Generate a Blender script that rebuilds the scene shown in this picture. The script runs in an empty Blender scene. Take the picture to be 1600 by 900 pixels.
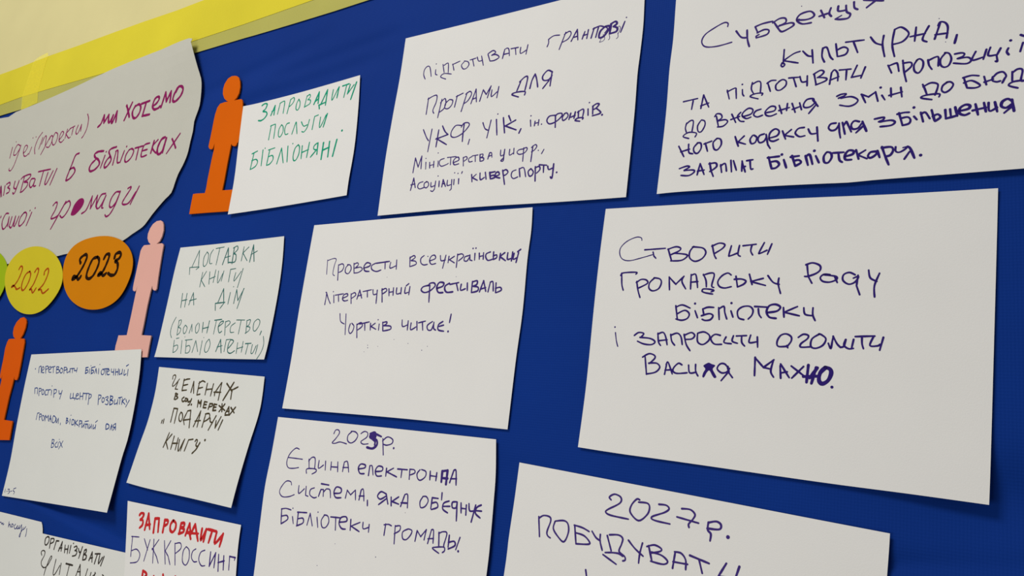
import bpy, bmesh, math, random
from mathutils import Matrix, Vector, noise
S = bpy.context.scene
COL = S.collection
random.seed(7)

# ------------------------------------------------------------------ camera
# Board space: x to the right and z up in millimetres on the board plane, h = millimetres out of the board.
# World: board origin at (0, 0, ZB) metres, board faces -Y.
MM = 0.001
ZB = 1.5
CAM={'f': 1262.77, 'C': [461.23, 144.0, -617.41], 'R': [[0.838626, -0.114278, 0.532585], [-0.023013, 0.969439, 0.244251], [-0.544221, -0.217092, 0.810367]]}

def W(x, z, h=0.0):
    return Vector((x * MM, -h * MM, ZB + z * MM))
cd = bpy.data.cameras.new('camera')
cam = bpy.data.objects.new('camera', cd)
COL.objects.link(cam)
cd.sensor_width = 36.0
cd.lens = CAM['f'] * 36.0 / 1600.0
cd.clip_start = 0.01
r = CAM['R']
right = Vector((r[0][0], r[0][2], -r[0][1])); up = -Vector((r[1][0], r[1][2], -r[1][1])); fwd = Vector((r[2][0], r[2][2], -r[2][1]))
Mx = Matrix((right, up, -fwd)).transposed().to_4x4()
Mx.translation = W(CAM['C'][0], -CAM['C'][1], -CAM['C'][2])
cam.matrix_world = Mx
S.camera = cam

# ------------------------------------------------------------------ world, lamps, exposure
S.view_settings.view_transform = 'Standard'
S.view_settings.look = 'None'
S.view_settings.gamma = 1.0
S.view_settings.exposure = 0.04
S.view_settings.use_curve_mapping = False
world = bpy.data.worlds.new('room_light'); S.world = world; world.use_nodes = True
wb = world.node_tree.nodes['Background']
wb.inputs[0].default_value = (0.93, 0.97, 1.0, 1); wb.inputs[1].default_value = 0.26

def area(name, loc, target, size, size_y, energy, color):
    ld = bpy.data.lights.new(name, 'AREA'); ld.shape = 'RECTANGLE'; ld.size = size; ld.size_y = size_y
    ld.energy = energy; ld.color = color
    o = bpy.data.objects.new(name, ld); COL.objects.link(o); o.location = loc
    o.rotation_euler = (Vector(target) - Vector(loc)).to_track_quat('-Z', 'Y').to_euler()
    return o
# added fill that brightens the board's middle, then the lamp near the ceiling
area('board_middle_fill', (-0.15, -1.35, 1.05), (-0.05, 0, 1.25), 0.8, 0.5, 5.4, (1.0, 0.98, 0.97))
area('ceiling_lamp', (-0.9, -1.9, 3.3), (-0.1, 0, 1.45), 1.1, 0.8, 46, (1.0, 0.98, 0.955))

# ------------------------------------------------------------------ materials
def lin(c):
    c = c / 255.0
    return c / 12.92 if c <= 0.04045 else ((c + 0.055) / 1.055) ** 2.4
def rgb(t): return (lin(t[0]), lin(t[1]), lin(t[2]), 1)
def mat(name, col, rough=0.7, spec=0.3, var=0.0, vscale=30.0, bump=0.0, bscale=400.0, sheen=0.0, alpha=1.0):
    m = bpy.data.materials.new(name); m.use_nodes = True
    n = m.node_tree.nodes; l = m.node_tree.links; b = n['Principled BSDF']
    b.inputs['Base Color'].default_value = rgb(col); b.inputs['Roughness'].default_value = rough
    b.inputs['Specular IOR Level'].default_value = spec
    b.inputs['Sheen Weight'].default_value = sheen
    b.inputs['Alpha'].default_value = alpha
    tc = n.new('ShaderNodeTexCoord')
    if var:
        nz = n.new('ShaderNodeTexNoise'); nz.inputs['Scale'].default_value = vscale; nz.inputs['Detail'].default_value = 5
        mx = n.new('ShaderNodeMix'); mx.data_type = 'RGBA'; mx.blend_type = 'MULTIPLY'
        mx.inputs[0].default_value = 1.0
        rp = n.new('ShaderNodeMapRange'); rp.inputs[3].default_value = 1 - var; rp.inputs[4].default_value = 1 + var
        rp.inputs[1].default_value = 0.3; rp.inputs[2].default_value = 0.7
        l.new(tc.outputs['Object'], nz.inputs['Vector']); l.new(nz.outputs['Fac'], rp.inputs[0])
        mx.inputs[6].default_value = rgb(col); l.new(rp.outputs[0], mx.inputs[7]); l.new(mx.outputs[2], b.inputs['Base Color'])
    if bump:
        nb = n.new('ShaderNodeTexNoise'); nb.inputs['Scale'].default_value = bscale; nb.inputs['Detail'].default_value = 6
        bp = n.new('ShaderNodeBump'); bp.inputs['Strength'].default_value = bump; bp.inputs['Distance'].default_value = 0.001
        l.new(tc.outputs['Object'], nb.inputs['Vector']); l.new(nb.outputs['Fac'], bp.inputs['Height']); l.new(bp.outputs['Normal'], b.inputs['Normal'])
    return m
def cloth(name, col, thread=0.0011, strength=0.14, rough=0.75, sheen=0.2, spec=0.15, var=0.06):
    """woven cloth: two crossed wave textures for the threads, slow noise for uneven dye"""
    m = mat(name, col, rough, spec, var, 6.0, sheen=sheen)
    n = m.node_tree.nodes; l = m.node_tree.links; b = n['Principled BSDF']
    tc = [x for x in n if x.type == 'TEX_COORD'][0]
    add = n.new('ShaderNodeMath'); add.operation = 'ADD'
    for i, ax in enumerate(('X', 'Z')):
        w = n.new('ShaderNodeTexWave'); w.wave_type = 'BANDS'; w.bands_direction = ax
        w.inputs['Scale'].default_value = 0.314 / thread / 2; w.inputs['Distortion'].default_value = 1.2
        w.inputs['Detail'].default_value = 2; w.inputs['Detail Scale'].default_value = 3
        l.new(tc.outputs['Object'], w.inputs['Vector']); l.new(w.outputs['Fac'], add.inputs[i])
    bp = n.new('ShaderNodeBump'); bp.inputs['Strength'].default_value = strength; bp.inputs['Distance'].default_value = 0.0004
    l.new(add.outputs[0], bp.inputs['Height']); l.new(bp.outputs['Normal'], b.inputs['Normal'])
    return m
M = {
    'wall': mat('painted_wall', (214, 203, 146), 0.85, 0.2, 0.03, 9, 0.12, 260),
    'floor': mat('floor_lino', (150, 140, 125), 0.6, 0.3, 0.08, 5),
    'blue': cloth('blue_cloth', (2, 46, 125), sheen=0.0, spec=0.10),
    'yellow': cloth('yellow_ribbon_cloth', (218, 203, 55), 0.0009, 0.2, 0.8, 0.0, 0.06),
    'olive': cloth('sheer_yellow_hem', (180, 175, 92), 0.0009, 0.2, 0.8, 0.0, 0.06),
    'tape': mat('yellow_tape', (255, 242, 80), 0.8, 0.03, 0.0, 40, alpha=0.28),
    'paper': mat('white_paper', (226, 224, 219), 0.8, 0.2, 0.012, 14, 0.10, 900),
    'paper_dim_left': mat('white_paper_dim_left', (219, 219, 212), 0.8, 0.2, 0.012, 14, 0.10, 900),  # same white paper, weaker light on the left sheets put into its colour
    'poster': mat('poster_paper', (192, 190, 177), 0.85, 0.15, 0.012, 25, 0.12, 500),
    'orange': mat('orange_card', (214, 96, 2), 0.8, 0.06, 0.02, 20, 0.06, 500),
    'orange_deep': mat('deep_orange_card', (216, 88, 6), 0.8, 0.06, 0.02, 20, 0.06, 500),
    'pink': mat('pink_card', (224, 170, 156), 0.8, 0.06, 0.015, 20, 0.06, 500),
    'disc_orange': mat('amber_card', (204, 124, 6), 0.8, 0.06, 0.02, 20, 0.06, 500),
    'disc_yellow': mat('lemon_card', (204, 187, 40), 0.8, 0.06, 0.02, 20, 0.06, 500),
    'disc_green': mat('lime_card', (154, 178, 22), 0.8, 0.06, 0.02, 20, 0.06, 500),
    'edge': mat('card_core', (120, 90, 60), 0.9, 0.1),
}
SHEETS={
 'posl':{'fr': [-410.9, 279.4, -203.0, 286.5, -397.7, 128.1], 'h0': 0.8, 'lift': [['L', 1.9, 1.5], ['BR', 0.7, 2]], 'T': [-408.3, 278.1, -378.5, 278.1, -299.2, 280.9, -203.0, 286.5], 'R': [-203.0, 286.5, -197.0, 245.6, -192.2, 195.2, -192.1, 154.4, -191.2, 135.0], 'B': [-395.1, 127.3, -308.6, 130.0, -191.2, 135.0], 'L': [-408.3, 278.1, -402.6, 226.7, -396.5, 174.9, -395.1, 127.3]},
 'pidg':{'fr': [-139.1, 321.0, 157.4, 321.4, -139.2, 106.9], 'h0': 0.8, 'lift': [['B', 0.7, 3], ['BL', 0.3, 2]], 'T': [-139.1, 321.0, 4.3, 320.5, 157.4, 321.4], 'R': [157.4, 321.4, 158.1, 298.2, 159.1, 271.1, 158.4, 242.3, 157.6, 221.6, 158.1, 180.6, 157.3, 101.7], 'B': [-138.3, 106.5, -12.1, 105.9, 93.3, 102.9, 157.3, 101.7], 'L': [-139.1, 321.0, -138.6, 272.7, -140.0, 225.6, -140.6, 171.8, -138.3, 106.5]},
 'subv':{'fr': [190.8, 312.0, 487.4, 305.0, 186.1, 102.3], 'h0': 0.8, 'lift': [['B', 0.6, 3], ['BR', 2, 2]], 'T': [190.8, 312.0, 487.4, 305.0], 'R': [487.4, 305.0, 482.6, 95.4], 'B': [186.4, 102.0, 212.0, 102.0, 282.2, 99.7, 321.7, 97.9, 344.1, 96.7, 367.4, 96.8, 456.0, 95.3, 482.6, 95.4], 'L': [190.8, 312.0, 190.0, 290.4, 190.2, 251.3, 188.9, 219.7, 188.9, 173.5, 186.4, 102.0]},
 'prov':{'fr': [-236.1, 102.6, 59.7, 100.3, -235.9, -108.3], 'h0': 0.8, 'lift': [['B', 0.5, 3]], 'T': [-236.1, 102.6, -75.6, 102.1, 59.7, 100.3], 'R': [59.7, 100.3, 61.2, 77.1, 60.6, 48.8, 61.9, -1.2, 60.7, -46.8, 60.5, -110.1], 'B': [-235.3, -108.3, -70.3, -108.2, 60.5, -110.1], 'L': [-236.1, 102.6, -236.5, 60.4, -236.5, 1.1, -235.0, -54.3, -235.3, -108.3]},
 'stv':{'fr': [138.0, 92.4, 440.5, 83.2, 132.8, -119.7], 'h0': 0.8, 'lift': [['B', 0.5, 3]], 'T': [138.0, 92.4, 282.5, 88.6, 376.0, 84.8, 440.5, 83.2], 'R': [440.5, 83.2, 439.3, 47.1, 436.6, -27.7, 433.8, -103.5, 432.6, -131.4], 'B': [133.1, -119.7, 173.0, -121.8, 222.7, -123.6, 328.4, -128.0, 386.1, -129.7, 432.6, -131.4], 'L': [138.0, 92.4, 136.3, 48.4, 135.5, 1.7, 135.2, -66.0, 133.1, -119.7]},
 'edyna':{'fr': [-240.0, -118.0, 49.1, -119.7, -233.2, -326.1], 'h0': 0.8, 'lift': [['R', 1.6, 3]], 'T': [-240.0, -118.0, -85.2, -118.6, 50.2, -119.8], 'R': [50.2, -119.8, 54.1, -149.7, 55.3, -171.7, 56.5, -204.2, 56.7, -235.2, 53.9, -327.8], 'B': [-233.2, -326.1, -75.8, -326.2, 53.9, -327.8], 'L': [-240.0, -118.0, -240.2, -158.5, -241.4, -192.7, -238.8, -232.4, -234.7, -282.6, -233.2, -326.1]},
 'byuduv':{'fr': [76.6, -137.7, 374.7, -157.0, 66.7, -345.7], 'h0': 0.8, 'lift': [['R', 0.6, 3]], 'T': [76.6, -137.7, 224.3, -147.2, 329.2, -154.1, 374.8, -157.0], 'R': [374.8, -157.0, 373.4, -184.1, 362.4, -365.8], 'B': [66.7, -345.7, 234.7, -355.6, 362.4, -365.8], 'L': [76.6, -137.7, 75.7, -169.3, 74.2, -201.8, 73.5, -232.5, 66.7, -345.7]},
 'dost':{'fr': [-482.3, 88.5, -284.2, 92.3, -488.8, -57.3], 'h0': 0.8, 'lift': [['B', 0.9, 3], ['BR', 0.6, 2]], 'T': [-482.3, 88.5, -393.8, 89.7, -284.2, 92.3], 'R': [-284.2, 92.3, -279.1, 59.9, -276.5, 21.1, -276.5, -33.3, -278.1, -55.4], 'B': [-487.4, -57.4, -385.0, -56.7, -278.1, -55.4], 'L': [-482.3, 88.5, -484.7, 54.5, -485.2, 8.1, -486.1, -42.5, -487.4, -57.4]},
 'chel':{'fr': [-474.1, -69.7, -273.7, -74.7, -491.1, -215.0], 'h0': 0.8, 'lift': [['BR', 4, 2], ['B', 1.2, 3]], 'T': [-474.1, -69.7, -273.7, -74.7], 'R': [-273.7, -74.7, -271.3, -111.8, -277.8, -153.5, -282.0, -191.7, -283.1, -220.4], 'B': [-489.2, -214.9, -444.7, -217.0, -355.1, -218.7, -283.1, -220.4], 'L': [-474.1, -69.7, -471.3, -99.4, -472.1, -123.6, -474.5, -142.9, -481.2, -171.9, -489.2, -214.9]},
 'per':{'fr': [-792.9, -60.8, -520.1, -47.6, -778.2, -263.7], 'h0': 0.8, 'lift': [['T', 2.2, 2], ['BR', 3, 2], ['R', 1.2, 3], ['B', 0.8, 3]], 'T': [-788.4, -61.1, -651.4, -54.5, -514.8, -48.2], 'R': [-514.8, -48.2, -508.2, -80.1, -504.3, -122.5, -503.5, -161.2, -507.2, -190.1, -510.6, -253.8], 'B': [-776.6, -263.5, -628.6, -258.1, -510.6, -253.8], 'L': [-788.4, -61.1, -787.8, -108.5, -784.2, -164.2, -777.9, -214.8, -776.6, -263.5]},
 'zapr':{'fr': [-479.7, -235.8, -267.7, -236.4, -444.1, -377.1], 'h0': 1.3, 'lift': [], 'T': [-479.7, -235.8, -267.7, -236.4], 'R': [-267.7, -236.4, -266.2, -258.5, -261.5, -287.6, -245.7, -378.9], 'B': [-444.1, -377.1, -341.3, -377.6, -245.7, -378.9], 'L': [-479.7, -235.8, -471.5, -263.1, -462.6, -293.9, -455.4, -319.9, -444.1, -377.1]},
 'orga':{'fr': [-666.9, -298.2, -454.0, -294.3, -626.9, -438.9], 'h0': 0.79, 'lift': [], 'T': [-666.9, -298.2, -454.0, -294.3], 'R': [-454.0, -294.3, -447.5, -318.6, -449.8, -441.5], 'B': [-626.9, -438.9, -537.3, -439.2, -449.8, -441.5], 'L': [-666.5, -298.4, -644.0, -349.1, -626.9, -438.9]},
 'nposl':{'fr': [-873.1, -286.5, -661.2, -284.6, -872.0, -434.5], 'h0': 0.7, 'lift': [], 'T': [-873.1, -286.5, -773.0, -285.2, -661.2, -284.6], 'R': [-661.2, -284.6, -652.2, -298.1, -636.9, -353.5, -626.5, -426.6], 'B': [-872.0, -434.5, -735.4, -427.4, -626.5, -426.6], 'L': [-873.1, -286.5, -872.0, -434.5]},
}
OUTLINES={
 'fig_orange':[-440.4, 328.2, -447.3, 328.9, -454.6, 326.4, -459.3, 319.6, -460.3, 312.2, -458.5, 304.3, -453.5, 297.2, -447.2, 292.5, -443.0, 290.8, -450.9, 291.2, -460.0, 290.4, -464.5, 285.4, -466.3, 275.4, -466.4, 265.1, -466.0, 251.9, -466.0, 239.0, -466.1, 231.2, -465.7, 228.2, -462.6, 225.1, -458.7, 223.8, -455.8, 224.8, -454.7, 228.3, -454.0, 232.2, -452.7, 223.5, -453.1, 209.8, -453.1, 195.3, -453.0, 180.9, -452.2, 168.3, -452.8, 161.5, -470.6, 162.5, -477.9, 162.4, -477.7, 149.1, -477.1, 134.3, -436.1, 133.3, -392.2, 131.8, -393.2, 160.9, -403.4, 161.3, -417.6, 162.0, -417.3, 173.7, -418.2, 198.6, -418.4, 225.5, -417.3, 226.2, -415.3, 223.6, -410.0, 222.2, -407.1, 223.6, -406.4, 226.6, -404.7, 226.9, -404.3, 236.2, -406.0, 256.2, -408.7, 273.0, -412.0, 284.5, -413.7, 287.9, -416.4, 290.0, -422.9, 290.4, -431.3, 290.4, -426.6, 293.9, -423.7, 300.3, -424.0, 308.8, -426.6, 316.7, -430.6, 323.4, -435.5, 326.8],
 'fig_pink':[-538.3, 129.8, -546.9, 129.5, -554.4, 125.8, -559.0, 119.7, -561.2, 112.4, -560.0, 105.9, -555.6, 100.2, -549.6, 96.6, -551.1, 95.9, -564.4, 95.9, -567.7, 92.6, -569.7, 88.1, -569.2, 76.2, -568.8, 58.9, -568.8, 42.7, -568.2, 35.5, -567.0, 32.2, -562.9, 30.7, -559.6, 32.1, -558.7, 38.5, -558.9, 26.4, -558.2, -2.0, -558.2, -29.6, -568.4, -30.0, -577.3, -30.1, -577.7, -37.1, -578.6, -44.1, -577.6, -52.8, -577.8, -60.1, -543.9, -59.8, -501.9, -58.0, -503.1, -42.9, -503.4, -29.8, -514.9, -29.5, -525.0, -29.3, -525.3, -12.5, -526.3, 10.0, -526.0, 29.2, -524.8, 38.0, -522.7, 33.5, -519.6, 31.2, -515.7, 30.8, -513.5, 33.3, -515.6, 48.3, -517.5, 66.0, -518.8, 82.0, -519.4, 92.8, -521.2, 95.6, -524.8, 96.6, -536.1, 96.2, -530.4, 99.7, -527.1, 106.7, -526.7, 114.8, -529.3, 122.3, -533.1, 127.5],
 'fig_left':[-840.1, -4.1, -849.1, -5.5, -857.8, -11.6, -862.0, -20.6, -860.8, -28.7, -856.3, -34.6, -848.9, -37.7, -862.4, -38.1, -868.7, -38.8, -871.3, -43.8, -872.7, -52.8, -869.7, -70.7, -868.4, -86.5, -867.3, -93.4, -866.1, -97.2, -861.3, -100.4, -860.0, -93.7, -858.7, -111.6, -857.0, -160.7, -883.0, -160.5, -885.2, -186.6, -819.5, -188.6, -793.4, -186.7, -797.2, -159.6, -822.9, -159.4, -824.7, -125.4, -823.8, -108.2, -823.9, -94.7, -821.9, -98.9, -817.4, -100.2, -813.7, -99.3, -812.8, -94.3, -814.4, -77.0, -817.2, -55.8, -819.0, -44.1, -822.2, -38.2, -824.2, -37.3, -834.4, -37.4, -829.4, -30.4, -827.2, -21.5, -828.0, -13.5, -831.6, -7.6],
 'disc_orange':[-577.9, 56.5, -578.9, 50.5, -580.4, 44.9, -582.3, 39.6, -584.7, 34.4, -587.7, 29.4, -591.6, 24.6, -596.6, 20.1, -602.9, 16.0, -610.4, 12.5, -619.2, 9.6, -629.1, 7.4, -640.1, 6.1, -652.1, 5.8, -664.8, 6.4, -677.9, 8.3, -691.1, 11.4, -703.8, 15.7, -715.6, 21.0, -726.0, 27.2, -734.8, 34.0, -741.9, 41.1, -747.5, 48.3, -751.9, 55.5, -755.2, 62.6, -757.5, 69.7, -758.6, 76.7, -758.3, 83.6, -756.3, 90.2, -752.4, 96.3, -746.5, 101.6, -738.7, 106.1, -729.4, 109.5, -719.1, 112.1, -708.0, 113.8, -696.4, 114.9, -684.2, 115.5, -671.5, 115.3, -658.3, 114.4, -644.7, 112.4, -631.0, 109.2, -617.9, 104.8, -605.9, 99.0, -595.8, 92.3, -587.9, 85.0, -582.4, 77.5, -579.2, 70.1, -577.9, 63.0],
 'disc_yellow':[-752.6, 51.2, -752.4, 45.6, -753.5, 40.4, -755.5, 35.5, -758.3, 30.9, -761.7, 26.4, -765.5, 22.1, -770.0, 17.8, -775.3, 13.6, -781.7, 9.5, -789.7, 5.7, -799.3, 2.7, -810.7, 0.7, -823.5, 0.1, -837.2, 0.9, -851.3, 3.3, -864.9, 7.1, -877.4, 12.1, -888.6, 17.9, -898.1, 24.1, -906.2, 30.6, -912.9, 37.0, -918.5, 43.5, -923.2, 49.9, -926.8, 56.3, -929.4, 62.6, -930.6, 69.0, -930.5, 75.2, -928.9, 81.1, -925.7, 86.8, -920.9, 92.1, -914.7, 96.9, -907.0, 101.1, -897.8, 104.7, -887.1, 107.5, -875.1, 109.2, -861.9, 109.8, -848.0, 109.1, -833.8, 107.0, -819.8, 103.8, -806.6, 99.4, -794.6, 94.2, -783.9, 88.4, -774.8, 82.2, -767.3, 75.9, -761.4, 69.5, -757.0, 63.2, -754.1, 57.1],
 'disc_green':[-923.0, 58.6, -922.8, 53.6, -923.2, 48.8, -924.1, 44.1, -925.4, 39.5, -927.4, 35.0, -930.1, 30.4, -933.9, 25.9, -938.9, 21.6, -945.6, 17.6, -954.0, 14.2, -964.2, 11.5, -976.1, 10.0, -989.4, 9.7, -1003.6, 10.9, -1017.8, 13.5, -1031.5, 17.4, -1044.1, 22.3, -1055.1, 28.0, -1064.4, 34.0, -1072.1, 40.1, -1078.3, 46.1, -1083.6, 52.1, -1088.0, 57.9, -1091.6, 63.7, -1094.5, 69.4, -1096.4, 75.2, -1097.1, 81.0, -1096.3, 86.7, -1093.8, 92.1, -1089.8, 97.2, -1084.0, 101.8, -1076.7, 106.0, -1067.7, 109.5, -1057.3, 112.3, -1045.3, 114.3, -1032.1, 115.2, -1017.8, 114.9, -1003.0, 113.2, -988.2, 110.3, -974.0, 106.1, -961.2, 100.9, -950.1, 94.9, -941.1, 88.6, -934.1, 82.1, -929.1, 75.7, -925.9, 69.6, -923.9, 63.9],
 'poster':[-1103.3, 364.7, -1048.0, 368.8, -969.0, 374.6, -857.8, 385.9, -760.6, 398.1, -655.5, 405.0, -553.0, 403.5, -546.0, 396.1, -534.7, 377.2, -521.8, 353.6, -511.5, 335.6, -507.9, 323.3, -505.9, 308.7, -504.9, 294.3, -507.5, 282.8, -510.0, 271.3, -508.4, 256.8, -509.5, 238.0, -509.3, 239.9, -509.3, 227.7, -511.1, 217.5, -515.1, 206.7, -521.1, 194.8, -524.0, 182.5, -527.2, 168.8, -538.1, 160.5, -549.4, 150.9, -561.7, 139.3, -573.7, 126.2, -584.0, 120.4, -600.4, 114.1, -619.4, 105.9, -643.4, 101.5, -686.4, 94.2, -755.1, 93.8, -784.6, 91.2, -840.3, 86.3, -878.6, 84.8, -929.3, 85.0, -984.0, 80.4, -1063.9, 71.1, -1147.1, 75.0, -1237.5, 107.1, -1313.8, 161.0, -1330.5, 205.8, -1329.1, 257.8, -1319.2, 296.2, -1390.6, 358.9, -1347.9, 391.4, -1258.4, 423.8],
 'rib_top':[-1341.9, 452.0, -1244.8, 457.6, -1152.9, 461.1, -1088.4, 462.1, -1032.9, 464.2, -984.6, 465.7, -882.3, 466.4, -788.3, 468.5, -700.7, 469.6, -618.9, 469.4, -554.4, 471.3],
 'rib_mid':[-1302.0, 382.5, -1118.6, 394.0, -1042.7, 397.3, -907.3, 397.0, -791.7, 395.9, -696.0, 398.4, -563.2, 405.1, -447.1, 407.6, -377.8, 410.2, -313.0, 412.6],
 'rib_bot':[-1287.4, 357.0, -1106.9, 371.0, -1033.1, 371.8, -750.9, 372.4, -547.3, 384.4, -414.4, 385.0, -440.7, 385.2, -388.8, 385.1, -339.6, 385.5, -270.3, 386.4, -212.2, 388.1],
 'tape':[-1032.2, 458.6, -1030.9, 465.2, -1022.3, 469.2, -1006.9, 471.5, -988.8, 473.2, -983.1, 465.2, -986.3, 453.5, -987.5, 399.2, -978.8, 376.0, -1031.0, 369.1, -1039.9, 396.7],
}
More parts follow.
